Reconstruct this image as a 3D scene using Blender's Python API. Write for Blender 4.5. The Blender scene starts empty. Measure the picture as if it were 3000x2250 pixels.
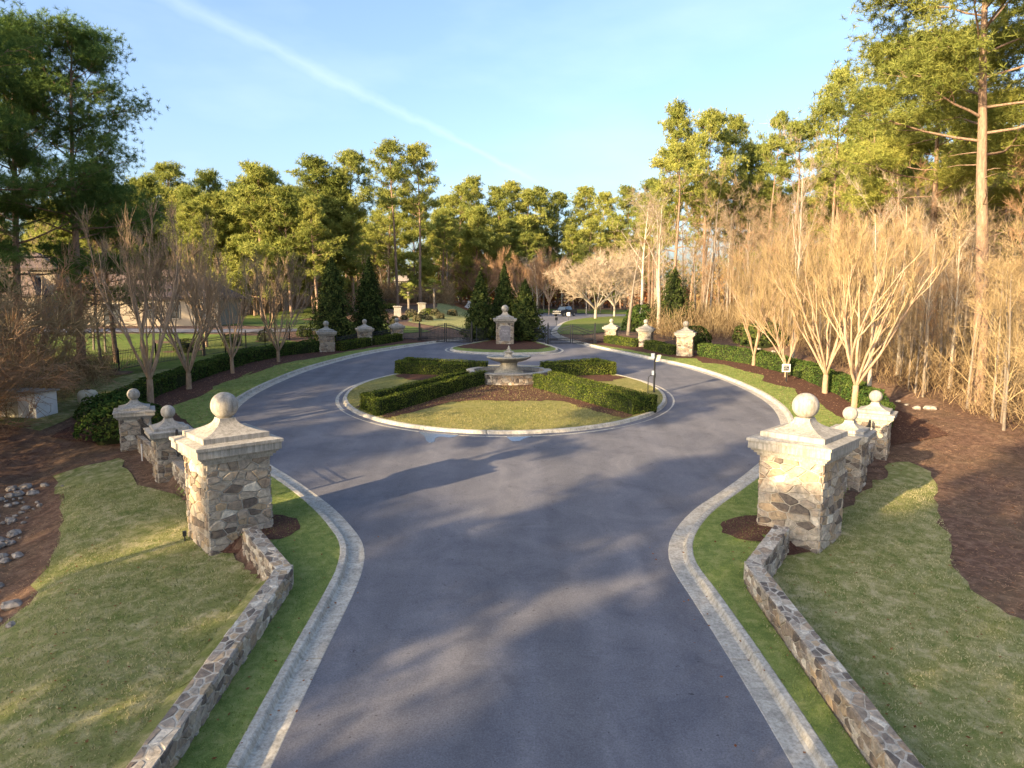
import bpy, math, random
import numpy as np
from mathutils import Vector, Matrix
R = math.radians
S = bpy.context.scene
COL = S.collection
# ------------------------------------------------------------ camera, sky, sun, exposure
CZ = 8.02
TH, RO, F = R(7.0), R(.15), 2000.0          # pitch, roll, focal length in photograph pixels (3000 wide)
cam_d = bpy.data.cameras.new('camera'); cam = bpy.data.objects.new('camera', cam_d); COL.objects.link(cam)
cam_d.sensor_width = 36; cam_d.lens = 24; cam_d.clip_start = .1; cam_d.clip_end = 3000
cam.location = (0, 0, CZ); cam.rotation_euler = (R(90) - TH, 0, 0)
cam.rotation_euler = (Matrix.Rotation(R(90) - TH, 4, 'X') @ Matrix.Rotation(RO, 4, 'Z')).to_euler()
S.camera = cam
SUN_EL, SUN_AZ = R(16), R(46)               # the sun stands behind the camera, to its left
sd_ = bpy.data.lights.new('sun', 'SUN'); sun = bpy.data.objects.new('sun', sd_); COL.objects.link(sun)
sd_.energy = 4.5; sd_.angle = R(.55); sd_.color = (1, .74, .42)
to_sun = Vector((-math.sin(SUN_AZ) * math.cos(SUN_EL), -math.cos(SUN_AZ) * math.cos(SUN_EL), math.sin(SUN_EL)))
sun.rotation_euler = to_sun.to_track_quat('Z', 'Y').to_euler()
W = bpy.data.worlds.new('World'); S.world = W; W.use_nodes = True
wn = W.node_tree; wn.nodes.clear()
def N(nt, t, **k):
    n = nt.nodes.new(t)
    for a, b in k.items():
        if a.startswith('i_'): n.inputs[a[2:].replace('_', ' ')].default_value = b
        else: setattr(n, a, b)
    return n
sky = N(wn, 'ShaderNodeTexSky', sky_type='NISHITA', sun_disc=False)
sky.sun_elevation = R(20); sky.sun_rotation = math.pi + SUN_AZ
sky.altitude = 100; sky.air_density = 1.0; sky.dust_density = 4.0; sky.ozone_density = 2.0
# the vapour trail: a soft streak on a great circle of the sky
def ray(px, py):
    X = (px - 1500) / F; Y = -(py - 1125) / F
    c, s = math.cos(RO), math.sin(RO); X, Y = c * X - s * Y, s * X + c * Y
    return np.array([X, math.cos(TH) + Y * math.sin(TH), -math.sin(TH) + Y * math.cos(TH)])
va, vb = Vector(ray(520, 0)).normalized(), Vector(ray(1530, 512)).normalized()
vn = va.cross(vb).normalized(); along = vb.cross(vn).normalized()
tc = N(wn, 'ShaderNodeTexCoord')
nrm = N(wn, 'ShaderNodeVectorMath', operation='NORMALIZE'); wn.links.new(tc.outputs['Generated'], nrm.inputs[0])
dn = N(wn, 'ShaderNodeVectorMath', operation='DOT_PRODUCT'); wn.links.new(nrm.outputs[0], dn.inputs[0]); dn.inputs[1].default_value = vn
dl = N(wn, 'ShaderNodeVectorMath', operation='DOT_PRODUCT'); wn.links.new(nrm.outputs[0], dl.inputs[0]); dl.inputs[1].default_value = along
def M(nt, op, a, b=None, c=None, clamp=False):
    n = nt.nodes.new('ShaderNodeMath'); n.operation = op; n.use_clamp = clamp
    for i, v in enumerate((a, b, c)):
        if v is None: continue
        if isinstance(v, (int, float)): n.inputs[i].default_value = v
        else: nt.links.new(v, n.inputs[i])
    return n.outputs[0]
cn = N(wn, 'ShaderNodeTexNoise'); cn.inputs['Scale'].default_value = 22; cn.inputs['Detail'].default_value = 6
wn.links.new(nrm.outputs[0], cn.inputs['Vector'])
al = dl.outputs['Value']; d0 = float(va.dot(along)); d1 = float(vb.dot(along))
tpos = M(wn, 'DIVIDE', M(wn, 'SUBTRACT', al, d1), d0 - d1)              # 1 at the top of the picture, 0 at the far end
wid = M(wn, 'ADD', M(wn, 'MULTIPLY', tpos, .010), .004)
off = M(wn, 'ADD', dn.outputs['Value'], M(wn, 'MULTIPLY', M(wn, 'SUBTRACT', cn.outputs['Fac'], .5), .022))
prof = M(wn, 'SUBTRACT', 1, M(wn, 'DIVIDE', M(wn, 'ABSOLUTE', off), wid), clamp=True)
prof = M(wn, 'MULTIPLY', prof, M(wn, 'MULTIPLY', M(wn, 'ADD', tpos, .12), 5, clamp=True))
prof = M(wn, 'MULTIPLY', prof, M(wn, 'GREATER_THAN', al, -.9))
cir = N(wn, 'ShaderNodeTexNoise'); cir.inputs['Scale'].default_value = 3.2; cir.inputs['Detail'].default_value = 5
cm = N(wn, 'ShaderNodeMapping'); cm.inputs['Scale'].default_value = (1, .6, 3); cm.inputs['Rotation'].default_value = (0, R(25), R(20))
wn.links.new(nrm.outputs[0], cm.inputs[0]); wn.links.new(cm.outputs[0], cir.inputs['Vector'])
cirf = M(wn, 'MULTIPLY', M(wn, 'SUBTRACT', cir.outputs['Fac'], .5, clamp=True), .45)
veil = M(wn, 'ADD', M(wn, 'MULTIPLY', prof, .11), cirf, clamp=True)
tint = N(wn, 'ShaderNodeMix', data_type='RGBA', blend_type='MULTIPLY'); tint.inputs[0].default_value = 1
wn.links.new(sky.outputs[0], tint.inputs[6]); tint.inputs[7].default_value = (.93, .945, .985, 1)
mixs = N(wn, 'ShaderNodeMix', data_type='RGBA'); wn.links.new(veil, mixs.inputs[0]); wn.links.new(tint.outputs[2], mixs.inputs[6])
mixs.inputs[7].default_value = (4.2, 4.6, 4.9, 1)
bg = N(wn, 'ShaderNodeBackground'); bg.inputs['Strength'].default_value = .112
wo = N(wn, 'ShaderNodeOutputWorld'); wn.links.new(mixs.outputs[2], bg.inputs[0]); wn.links.new(bg.outputs[0], wo.inputs[0])
S.view_settings.view_transform = 'Standard'; S.view_settings.look = 'None'; S.view_settings.gamma = 1
S.view_settings.exposure = 1.85
S.render.engine = 'CYCLES'; S.cycles.max_bounces = 6; S.cycles.transparent_max_bounces = 8
S.cycles.diffuse_bounces = 3; S.cycles.glossy_bounces = 2; S.cycles.transmission_bounces = 3
S.render.resolution_x = 1024; S.render.resolution_y = 768

# ------------------------------------------------------------ terrain: the drive climbs away from the camera
WALL = np.array([(5.6, -60), (5.6, 15.6), (8.2, 19.2), (12.3, 24.1), (15.3, 27.9), (18.3, 31.5)])
def sm(t): t = np.clip(t, 0, 1); return t * t * (3 - 2 * t)
def sd_line(x, y, P):
    x = np.asarray(x, float); y = np.asarray(y, float); best = np.full(np.broadcast(x, y).shape, 1e9); sg = np.ones_like(best)
    for a, b in zip(P[:-1], P[1:]):
        d = b - a; L = (d ** 2).sum(); t = np.clip(((x - a[0]) * d[0] + (y - a[1]) * d[1]) / L, 0, 1)
        ex, ey = x - a[0] - t * d[0], y - a[1] - t * d[1]; r = np.hypot(ex, ey); s = np.sign(d[1] * (x - a[0]) - d[0] * (y - a[1]))
        m = r < best; best = np.where(m, r, best); sg = np.where(m, s, sg)
    return best * sg
def T0(x, y):
    x = np.asarray(x, float); y = np.asarray(y, float); u = np.clip(y - 65, 0, 12)
    z = .0699 * np.clip(y, -60, 65) + .0699 * (u - u * u / 24) + 0 * x
    z = z + 2.3 * sm((y - 88) / 60) * sm((-7 - x) / 8) * sm((x + 48) / 12)
    z = z + .022 * np.clip(y - 152, 0, 120) * (1 - .8 * sm((-7 - x) / 8) * sm((x + 48) / 12))
    return z
def T(x, y):
    x = np.asarray(x, float); y = np.asarray(y, float)
    s = sd_line(np.abs(x), y, WALL); fade = 1 - sm((y - 27) / 5)
    inner = .11 + .12 * sm(1 - np.abs(s) / 1.8) * sm((y - 15.5) / 2.5) * (y < 24)
    outer = .11 + fade * (-.24 - .03 * np.clip(s, 0, 14))
    z = T0(x, y) + np.where((s > .0), outer, inner)
    z = z - .45 * np.exp(-(((x + 13.6 + .55 * (y - 17)) / 1.5) ** 2)) * sm((30 - y) / 6) * sm((y - 6) / 6)
    z = z - .5 * np.exp(-(((x - 21.5) / 1.2) ** 2)) * sm((y - 34) / 5) * sm((62 - y) / 6)
    return z
def Tz(x, y): return float(T(x, y))
def g(px, py, h=0.0, road=False):
    """the ground point that stands behind a point of the photograph, h metres above the ground"""
    d = ray(px, py); t = 6.0; fn = T0 if road else T
    while t < 700:
        p = d * t
        if CZ + p[2] < fn(p[0], p[1]) + h: break
        t += .5
    a, b = t - .5, t
    for _ in range(18):
        m = (a + b) / 2; p = d * m
        if CZ + p[2] < fn(p[0], p[1]) + h: b = m
        else: a = m
    return Vector((d[0] * b, d[1] * b))
def top_h(x, y, py):                        # height above ground of picture row py at distance y
    d = ray(1500, py); return CZ + d[2] / d[1] * y - Tz(x, y)
def px_x(px, y): return float(ray(px, 900)[0] / ray(px, 900)[1] * y)

# ------------------------------------------------------------ materials
def mat(name, rough=.85, spec=.25):
    m = bpy.data.materials.new(name); m.use_nodes = True; nt = m.node_tree
    p = nt.nodes['Principled BSDF']; p.inputs['Roughness'].default_value = rough; p.inputs['Specular IOR Level'].default_value = spec
    return m, nt, p
def ramp(nt, fac, stops, interp='LINEAR'):
    r = nt.nodes.new('ShaderNodeValToRGB'); r.color_ramp.interpolation = interp; e = r.color_ramp.elements
    while len(e) > 1: e.remove(e[-1])
    e[0].position, e[0].color = stops[0][0], (*stops[0][1], 1)
    for p_, c in stops[1:]: k = e.new(p_); k.color = (*c, 1)
    nt.links.new(fac, r.inputs[0]); return r.outputs[0]
def noise(nt, scale, detail=4, rough=.55, vec=None, dist=0):
    n = nt.nodes.new('ShaderNodeTexNoise'); n.inputs['Scale'].default_value = scale; n.inputs['Detail'].default_value = detail
    n.inputs['Roughness'].default_value = rough; n.inputs['Distortion'].default_value = dist
    if vec is not None: nt.links.new(vec, n.inputs['Vector'])
    return n.outputs['Fac']
def coord(nt, kind='Object', scale=(1, 1, 1), rot=(0, 0, 0)):
    if kind == 'World': src = nt.nodes.new('ShaderNodeNewGeometry').outputs['Position']
    else: src = nt.nodes.new('ShaderNodeTexCoord').outputs[kind]
    mp = nt.nodes.new('ShaderNodeMapping'); mp.inputs['Scale'].default_value = scale; mp.inputs['Rotation'].default_value = rot
    nt.links.new(src, mp.inputs[0]); return mp.outputs[0]
def mixc(nt, f, a, b, bt='MIX'):
    n = nt.nodes.new('ShaderNodeMix'); n.data_type = 'RGBA'; n.blend_type = bt
    for i, v in ((0, f), (6, a), (7, b)):
        if isinstance(v, (int, float)): n.inputs[i].default_value = v
        elif isinstance(v, tuple): n.inputs[i].default_value = (*v, 1)
        else: nt.links.new(v, n.inputs[i])
    return n.outputs[2]
def bump(nt, p, h, strength=.5, dist=.02):
    b = nt.nodes.new('ShaderNodeBump'); b.inputs['Strength'].default_value = strength; b.inputs['Distance'].default_value = dist
    nt.links.new(h, b.inputs['Height']); nt.links.new(b.outputs[0], p.inputs['Normal'])
def island(nt): return nt.nodes.new('ShaderNodeNewGeometry').outputs['Random Per Island']
def objrand(nt): return nt.nodes.new('ShaderNodeObjectInfo').outputs['Random']
def M_plain(name, c, rough=.6, spec=.4, metal=0, var=.12, sc=8):
    m, nt, p = mat(name, rough, spec); v = coord(nt)
    f = noise(nt, sc, 5, .6, v); lo = tuple(x * (1 - var) for x in c); hi = tuple(min(1, x * (1 + var)) for x in c)
    nt.links.new(ramp(nt, f, [(.35, lo), (.65, hi)]), p.inputs['Base Color']); p.inputs['Metallic'].default_value = metal
    return m
def M_ground(name, stops, sc, big, bigc, bumpd=.03, amt=.6, fine=60):
    m, nt, p = mat(name, .95, .08); v = coord(nt, 'World')
    f1 = noise(nt, sc, 6, .7, v, .4); c = ramp(nt, f1, stops)
    f2 = noise(nt, big, 4, .6, v, .6); f2 = M(nt, 'MULTIPLY', M(nt, 'SUBTRACT', f2, .42, clamp=True), 4.5 * amt, clamp=True)
    c = mixc(nt, f2, c, mixc(nt, .55, c, bigc))
    f3 = noise(nt, fine, 3, .7, v); c = mixc(nt, 1.0, c, ramp(nt, f3, [(.25, (.55, .55, .55)), (.7, (1.3, 1.3, 1.3))]), 'MULTIPLY')
    nt.links.new(c, p.inputs['Base Color']); bump(nt, p, M(nt, 'ADD', f1, f3), .8, bumpd); return m
MT = {}
MT['ground'] = M_ground('leaf litter', [(.3, (.075, .045, .035)), (.5, (.15, .092, .066)), (.72, (.27, .175, .125))], 3.2, .35, (.17, .13, .075), .04)
MT['lawn'] = M_ground('lawn turf', [(.32, (.12, .155, .04)), (.5, (.25, .245, .095)), (.68, (.46, .40, .23))], 2.6, .28, (.12, .16, .04), .03)
MT['verge'] = M_ground('verge turf', [(.3, (.11, .155, .04)), (.5, (.19, .235, .065)), (.72, (.34, .33, .13))], 3.5, .7, (.08, .135, .03), .03, .5)
MT['island'] = M_ground('island turf', [(.3, (.15, .155, .045)), (.5, (.23, .21, .075)), (.72, (.33, .28, .12))], 4, .35, (.11, .14, .035), .03, .6)
MT['greenlawn'] = M_ground('far turf', [(.3, (.07, .12, .02)), (.5, (.12, .17, .035)), (.72, (.2, .2, .06))], 2, .12, (.20, .18, .075), .03, .7)
MT['mulch'] = M_ground('bark mulch', [(.3, (.04, .022, .018)), (.5, (.10, .052, .038)), (.75, (.20, .11, .075))], 14, .5, (.10, .055, .035), .05, .5, 40)
MT['straw'] = M_ground('pine straw', [(.3, (.16, .065, .03)), (.5, (.26, .115, .055)), (.75, (.38, .2, .11))], 8, .4, (.2, .1, .05), .04)
def asphalt():
    m, nt, p = mat('asphalt', .86, .35); v = coord(nt, 'World')
    a = noise(nt, .5, 7, .66, v, .8); b = noise(nt, 30, 4, .85, v); e = noise(nt, 4, 4, .6, v)
    c = ramp(nt, a, [(.3, (.082, .085, .104)), (.7, (.142, .142, .158))])
    c = mixc(nt, 1, c, ramp(nt, b, [(.3, (.6, .6, .6)), (.7, (1.42, 1.42, 1.42))]), 'MULTIPLY')
    st = noise(nt, 1.6, 3, .5, v, 1.2); c = mixc(nt, M(nt, 'MULTIPLY', M(nt, 'SUBTRACT', st, .6, clamp=True), 2.2, clamp=True), c, (.055, .055, .066)); sp = M(nt, 'GREATER_THAN', noise(nt, 7, 2, .5, v), .735); c = mixc(nt, M(nt, 'MULTIPLY', sp, .6), c, (.02, .02, .022))
    vs = coord(nt, 'World', (1.1, .05, 1)); tr = noise(nt, 1.0, 2, .5, vs); c = mixc(nt, 1, c, ramp(nt, tr, [(.35, (.9, .9, .9)), (.65, (1.1, 1.1, 1.1))]), 'MULTIPLY')
    nt.links.new(c, p.inputs['Base Color']); bump(nt, p, M(nt, 'ADD', b, e), .35, .008); return m
MT['asphalt'] = asphalt()
def concrete(name, c, dirt=.5, sc=3):
    m, nt, p = mat(name, .82, .25); v = coord(nt, 'World')
    f = noise(nt, sc, 7, .68, v, .3); k = noise(nt, 38, 4, .7, v)
    lo = tuple(x * (1 - dirt) for x in c); col = ramp(nt, f, [(.32, lo), (.5, tuple(x * .9 for x in c)), (.68, tuple(min(1, x * 1.12) for x in c))])
    col = mixc(nt, 1, col, ramp(nt, k, [(.3, (.85, .85, .85)), (.7, (1.12, 1.12, 1.12))]), 'MULTIPLY')
    vs = coord(nt, 'World', (9, 9, .7)); st = noise(nt, 1.5, 4, .7, vs); col = mixc(nt, 1, col, ramp(nt, st, [(.32, (.62, .61, .59)), (.58, (1.06, 1.06, 1.06))]), 'MULTIPLY')
    nt.links.new(col, p.inputs['Base Color']); bump(nt, p, M(nt, 'ADD', f, k), .3, .01); return m
MT['kerb'] = concrete('kerb concrete', (.44, .415, .36), .34)
MT['cast'] = concrete('cast stone', (.375, .35, .305), .32, 2)
MT['fount'] = concrete('fountain stone', (.40, .37, .30), .35, 3)
def stone():
    m, nt, p = mat('field stone', .85, .25); v = coord(nt)
    c = ramp(nt, island(nt), [(0, (.12, .10, .085)), (.12, (.24, .195, .15)), (.28, (.32, .28, .225)), (.44, (.39, .345, .28)), (.58, (.18, .15, .125)), (.68, (.34, .26, .17)), (.79, (.29, .25, .205)), (.93, (.50, .46, .385))], 'CONSTANT')
    f = noise(nt, 9, 7, .7, v, .6); c = mixc(nt, 1, c, ramp(nt, f, [(.28, (.42, .40, .38)), (.5, (1, 1, 1)), (.72, (1.6, 1.52, 1.4))]), 'MULTIPLY')
    f2 = noise(nt, 2.2, 4, .6, v); c = mixc(nt, M(nt, 'MULTIPLY', M(nt, 'SUBTRACT', f2, .52, clamp=True), 3, clamp=True), c, (.36, .25, .15))
    nt.links.new(c, p.inputs['Base Color']); bump(nt, p, f, .9, .025); return m
MT['stone'] = stone()
MT['mortar'] = M_plain('mortar', (.38, .345, .285), .95, .1, 0, .3, 12)
MT['iron'] = M_plain('black iron', (.012, .013, .016), .45, .5)
MT['rock'] = M_plain('riprap', (.25, .22, .19), .9, .2, 0, .5, 5)
def leafm(name, c1, c2, tl=.35, sc=1.5, orand=.25):
    m = bpy.data.materials.new(name); m.use_nodes = True; nt = m.node_tree; nt.nodes.remove(nt.nodes['Principled BSDF'])
    v = coord(nt); f = noise(nt, sc, 3, .6, v); f = M(nt, 'ADD', M(nt, 'MULTIPLY', f, .7), M(nt, 'MULTIPLY', island(nt), .3))
    c = ramp(nt, f, [(.36, c1), (.64, c2)])
    o = objrand(nt); c = mixc(nt, 1, c, ramp(nt, o, [(0, (1 - orand, 1 - orand * .8, 1 - orand)), (1, (1 + orand, 1 + orand * .8, 1 + orand * .4))]), 'MULTIPLY')
    d = nt.nodes.new('ShaderNodeBsdfDiffuse'); t = nt.nodes.new('ShaderNodeBsdfTranslucent'); x = nt.nodes.new('ShaderNodeMixShader')
    nt.links.new(c, d.inputs[0]); nt.links.new(c, t.inputs[0]); x.inputs[0].default_value = tl
    nt.links.new(d.outputs[0], x.inputs[1]); nt.links.new(t.outputs[0], x.inputs[2])
    nt.links.new(x.outputs[0], nt.nodes['Material Output'].inputs[0]); return m
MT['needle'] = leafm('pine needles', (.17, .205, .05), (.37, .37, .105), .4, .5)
MT['needle_dark'] = leafm('shaded pine needles', (.075, .14, .045), (.17, .235, .07), .25, .5)  # shade of the left-edge pines put into a darker needle green
MT['conifer'] = leafm('conifer sprays', (.026, .045, .016), (.10, .12, .035), .2, 2.5)
MT['hedge'] = leafm('box hedge leaves', (.035, .062, .013), (.15, .175, .035), .2, 1.8, .12)
MT['holly'] = leafm('laurel leaves', (.03, .065, .018), (.095, .13, .035), .2, 1.6, .2)
MT['mound'] = leafm('winter shrub leaves', (.075, .07, .045), (.13, .12, .07), .2, 2, .25)
MT['palm'] = leafm('palm fronds', (.10, .13, .03), (.24, .25, .07), .3, 2)
MT['blade'] = leafm('dormant grass', (.14, .17, .05), (.50, .44, .25), .3, .7, 0)
MT['blade_green'] = leafm('green grass', (.11, .18, .035), (.34, .36, .12), .3, .9, 0)
MT['blade_gold'] = leafm('island grass', (.16, .17, .05), (.35, .30, .13), .3, .7, 0)
MT['rustleaf'] = leafm('rust leaves', (.16, .06, .03), (.30, .14, .07), .3, .6)
MT['straw_leaf'] = leafm('dry oak leaves', (.30, .19, .08), (.46, .31, .15), .3, .6)
MT['strawbit'] = leafm('straw bits', (.14, .08, .055), (.36, .23, .155), .1, .8)
MT['strawtwig'] = leafm('dead stems', (.13, .085, .05), (.34, .25, .15), .05, .5)
MT['core'] = M_plain('dark foliage core', (.022, .028, .012), .95, .05)  # near-black solid that fills foliage under its leaf skin
def bark(name, a, b, sc=(3, 3, .6), s=4, bd=.03):
    m, nt, p = mat(name, .9, .15); v = coord(nt, 'Object', sc); f = noise(nt, s, 6, .7, v, .6)
    c = ramp(nt, f, [(.32, a), (.66, b)]); c = mixc(nt, 1, c, ramp(nt, objrand(nt), [(0, (.8, .8, .8)), (1, (1.2, 1.2, 1.2))]), 'MULTIPLY')
    nt.links.new(c, p.inputs['Base Color']); bump(nt, p, f, .8, bd); return m
MT['pinebark'] = bark('pine bark', (.13, .085, .06), (.34, .235, .165))
MT['crepebark'] = bark('smooth crepe bark', (.22, .145, .09), (.42, .31, .215), (1, 1, .5), 3, .01)
MT['greybark'] = bark('grey bark', (.12, .10, .08), (.28, .235, .19))
MT['palebark'] = bark('pale bark', (.25, .215, .165), (.46, .41, .335))
MT['twig'] = bark('golden twigs', (.25, .18, .09), (.41, .31, .17), (1, 1, 1), 2, .005)  # yellower copy with the right side's sunlight put into the colour
MT['twig_red'] = bark('rusty twigs', (.23, .135, .075), (.37, .24, .14), (1, 1, 1), 2, .005)
MT['twig_grey'] = bark('grey twigs', (.23, .165, .10), (.38, .285, .185), (1, 1, 1), 2, .005)  # greyer copy: shade put into colour for left crepes, plain variety elsewhere
MT['twig_pale'] = bark('pale twigs', (.27, .21, .15), (.43, .35, .26), (1, 1, 1), 2, .005)

# ------------------------------------------------------------ object helpers
def link(o, parent=None):
    COL.objects.link(o)
    if parent is not None: o.parent = parent
    return o
def tag(o, label=None, cat=None, group=None, kind=None):
    if label: o['label'] = label
    if cat: o['category'] = cat
    if group: o['group'] = group
    if kind: o['kind'] = kind
    return o
def thing(name, label, cat, loc=(0, 0, 0), rz=0, group=None):
    o = bpy.data.objects.new(name, None); o.empty_display_size = .3; link(o); o.location = loc; o.rotation_euler = (0, 0, rz)
    return tag(o, label, cat, group)
class MB:
    def __init__(s): s.v = []; s.f = []; s.m = []
    def add(s, v, f, mi=0):
        n = len(s.v); s.v.extend([tuple(map(float, p)) for p in v]); s.f.extend([tuple(i + n for i in q) for q in f]); s.m.extend([mi] * len(f)); return s
    def box(s, c, d, rz=0, mi=0, taper=1.0):
        x, y, z = (k / 2 for k in d); cs, sn = math.cos(rz), math.sin(rz); V = []
        for k in (-1, 1):
            t = 1 if k < 0 else taper
            for i, j in ((-1, -1), (1, -1), (1, 1), (-1, 1)):
                a, b = i * x * t, j * y * t; V.append((c[0] + a * cs - b * sn, c[1] + a * sn + b * cs, c[2] + k * z))
        return s.add(V, [(3, 2, 1, 0), (4, 5, 6, 7), (0, 1, 5, 4), (1, 2, 6, 5), (2, 3, 7, 6), (3, 0, 4, 7)], mi)
    def lathe(s, prof, n=24, c=(0, 0), mi=0, sq=None, rot=0):
        """prof: (radius, z) from bottom to top; n sides"""
        V = []; Fc = []
        for r_, z in prof:
            for k in range(n):
                a = 2 * math.pi * (k + .5) / n + rot; V.append((c[0] + r_ * math.cos(a), c[1] + r_ * math.sin(a), z))
        for i in range(len(prof) - 1):
            for k in range(n): Fc.append((i * n + k, i * n + (k + 1) % n, (i + 1) * n + (k + 1) % n, (i + 1) * n + k))
        Fc.append(tuple(range(n))[::-1]); Fc.append(tuple((len(prof) - 1) * n + k for k in range(n)))
        return s.add(V, Fc, mi)
    def ball(s, c, r, n=20, mi=0, sz=1):
        V = [(c[0], c[1], c[2] - r * sz)]; Fc = []; h = n // 2
        for i in range(1, h):
            p = math.pi * i / h
            for k in range(n): a = 2 * math.pi * k / n; V.append((c[0] + r * math.sin(p) * math.cos(a), c[1] + r * math.sin(p) * math.sin(a), c[2] - r * sz * math.cos(p)))
        V.append((c[0], c[1], c[2] + r * sz)); t = len(V) - 1
        for k in range(n):
            Fc.append((0, 1 + (k + 1) % n, 1 + k)); Fc.append((t, 1 + (h - 2) * n + k, 1 + (h - 2) * n + (k + 1) % n))
            for i in range(h - 2): Fc.append((1 + i * n + k, 1 + i * n + (k + 1) % n, 1 + (i + 1) * n + (k + 1) % n, 1 + (i + 1) * n + k))
        return s.add(V, Fc, mi)
    def tube(s, pts, rad, n=6, mi=0):
        P = [Vector(p) for p in pts]; V = []; Fc = []; rad = rad if hasattr(rad, '__len__') else [rad] * len(P)
        for i, p in enumerate(P):
            d = (P[min(i + 1, len(P) - 1)] - P[max(i - 1, 0)]).normalized(); u = d.cross(Vector((.13, .21, .97)))
            u = (u if u.length > .05 else d.cross(Vector((1, 0, 0)))).normalized(); w = d.cross(u)
            for k in range(n): a = 2 * math.pi * k / n; V.append(p + (u * math.cos(a) + w * math.sin(a)) * rad[i])
        for i in range(len(P) - 1):
            for k in range(n): Fc.append((i * n + k, i * n + (k + 1) % n, (i + 1) * n + (k + 1) % n, (i + 1) * n + k))
        Fc.append(tuple(range(n))[::-1]); Fc.append(tuple((len(P) - 1) * n + k for k in range(n))); return s.add(V, Fc, mi)
    def build(s, name, mats, parent=None, smooth=False):
        me = bpy.data.meshes.new(name); me.from_pydata(s.v, [], s.f)
        for m in (mats if isinstance(mats, (list, tuple)) else [mats]): me.materials.append(m)
        me.polygons.foreach_set('material_index', s.m)
        if smooth: me.polygons.foreach_set('use_smooth', [True] * len(s.f))
        me.update(); return link(bpy.data.objects.new(name, me), parent)
def np_mesh(name, V, k, m, smooth=False, faces=None):
    """V (n*k,3): separate k-gons; or shared verts with faces (n,k)"""
    me = bpy.data.meshes.new(name); V = np.ascontiguousarray(V, dtype=np.float32).reshape(-1, 3)
    idx = np.arange(len(V), dtype=np.int32) if faces is None else np.ascontiguousarray(faces, dtype=np.int32).ravel()
    nf = len(idx) // k
    me.vertices.add(len(V)); me.vertices.foreach_set('co', V.ravel()); me.loops.add(len(idx)); me.loops.foreach_set('vertex_index', idx)
    me.polygons.add(nf); me.polygons.foreach_set('loop_start', np.arange(0, nf * k, k, dtype=np.int32)); me.polygons.foreach_set('loop_total', np.full(nf, k, dtype=np.int32))
    if smooth: me.polygons.foreach_set('use_smooth', np.ones(nf, dtype=bool))
    me.materials.append(m); me.update(calc_edges=True); return me
def np_obj(name, V, k, m, parent=None, smooth=False, faces=None):
    return link(bpy.data.objects.new(name, np_mesh(name, V, k, m, smooth, faces)), parent)
def copy_tree(o, parent=None):
    kids = list(o.children); c = o.copy(); COL.objects.link(c); c.parent = parent
    for ch in kids: copy_tree(ch, c)
    return c
def unit(v): return v / np.maximum(np.linalg.norm(v, axis=-1, keepdims=True), 1e-9)
def cards(rng, P, Nrm, size, spread=.9, aspect=.6):
    """one small leaf quad per point, roughly facing Nrm"""
    n = len(P); d = unit(Nrm + rng.normal(size=(n, 3)) * spread); a = unit(np.cross(d, rng.normal(size=(n, 3)))); b = np.cross(d, a)
    s = size * rng.uniform(.6, 1.3, (n, 1)); a = a * s; b = b * s * aspect
    return np.stack([P - a, P - b, P + a, P + b], 1).reshape(-1, 3)

# ------------------------------------------------------------ kerb lines traced on the ground
def spline(P, step=.5, closed=False):
    P = [np.array(p, float) for p in P]; out = []
    n = len(P); rng_ = range(n if closed else n - 1)
    for i in rng_:
        p0, p1, p2, p3 = (P[(i - 1) % n] if closed or i > 0 else 2 * P[0] - P[1]), P[i], P[(i + 1) % n], (P[(i + 2) % n] if closed or i + 2 < n else 2 * P[-1] - P[-2])
        k = max(1, int(np.linalg.norm(p2 - p1) / step))
        for j in range(k):
            t = j / k; out.append(.5 * (2 * p1 + (p2 - p0) * t + (2 * p0 - 5 * p1 + 4 * p2 - p3) * t * t + (3 * p1 - p0 - 3 * p2 + p3) * t ** 3))
    if not closed: out.append(P[-1])
    return np.array(out)
KL = [(-3.8, -40), (-3.8, 0), (-3.8, 8), (-3.8, 12), (-3.77, 15.5), (-3.84, 16.9), (-4.1, 18.2), (-4.75, 19.5), (-5.75, 21.1), (-7.4, 23.3), (-9.5, 25.8), (-11.7, 28.8), (-13.3, 31.9),
      (-14.25, 35.4), (-14.55, 39), (-14.3, 43), (-13.75, 46.6), (-12.75, 50.1), (-11.5, 53.4), (-9.95, 56.2), (-8.3, 58.5), (-6.6, 60.5), (-4.9, 62.4), (-2.6, 65.2), (-.8, 68.5), (0.6, 73), (1.9, 80), (3.2, 92)]
KR = [(4.5, -40), (4.5, 0), (4.5, 8), (4.42, 12), (4.24, 15.5), (4.15, 16.9), (4.35, 18.2), (4.95, 19.6), (5.9, 21.1), (7.2, 22.7), (8.9, 24.9), (11, 28), (12.5, 31.2),
      (13.5, 34.6), (13.85, 38), (13.65, 41.4), (13.2, 44.2), (12.3, 47.4), (11.05, 50), (9.3, 53.2), (7.5, 56.4), (6.2, 59.1), (5.2, 61.5), (4.35, 64), (3.9, 67.5), (4.2, 72), (4.9, 78)]
KR += [(6.2, 90), (8.2, 102), (11.5, 114), (16, 124), (23, 131), (34, 135), (60, 138)]
KL += [(3.6, 102), (4.3, 114), (1, 128), (-4, 142)]
kl, kr = spline(KL), spline(KR)
IC = np.array([-.38, 38.98]); IR = 9.49
circ = np.array([(IC[0] + IR * math.cos(a), IC[1] + IR * math.sin(a)) for a in np.linspace(0, 2 * math.pi, 121)[:-1]])
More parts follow.
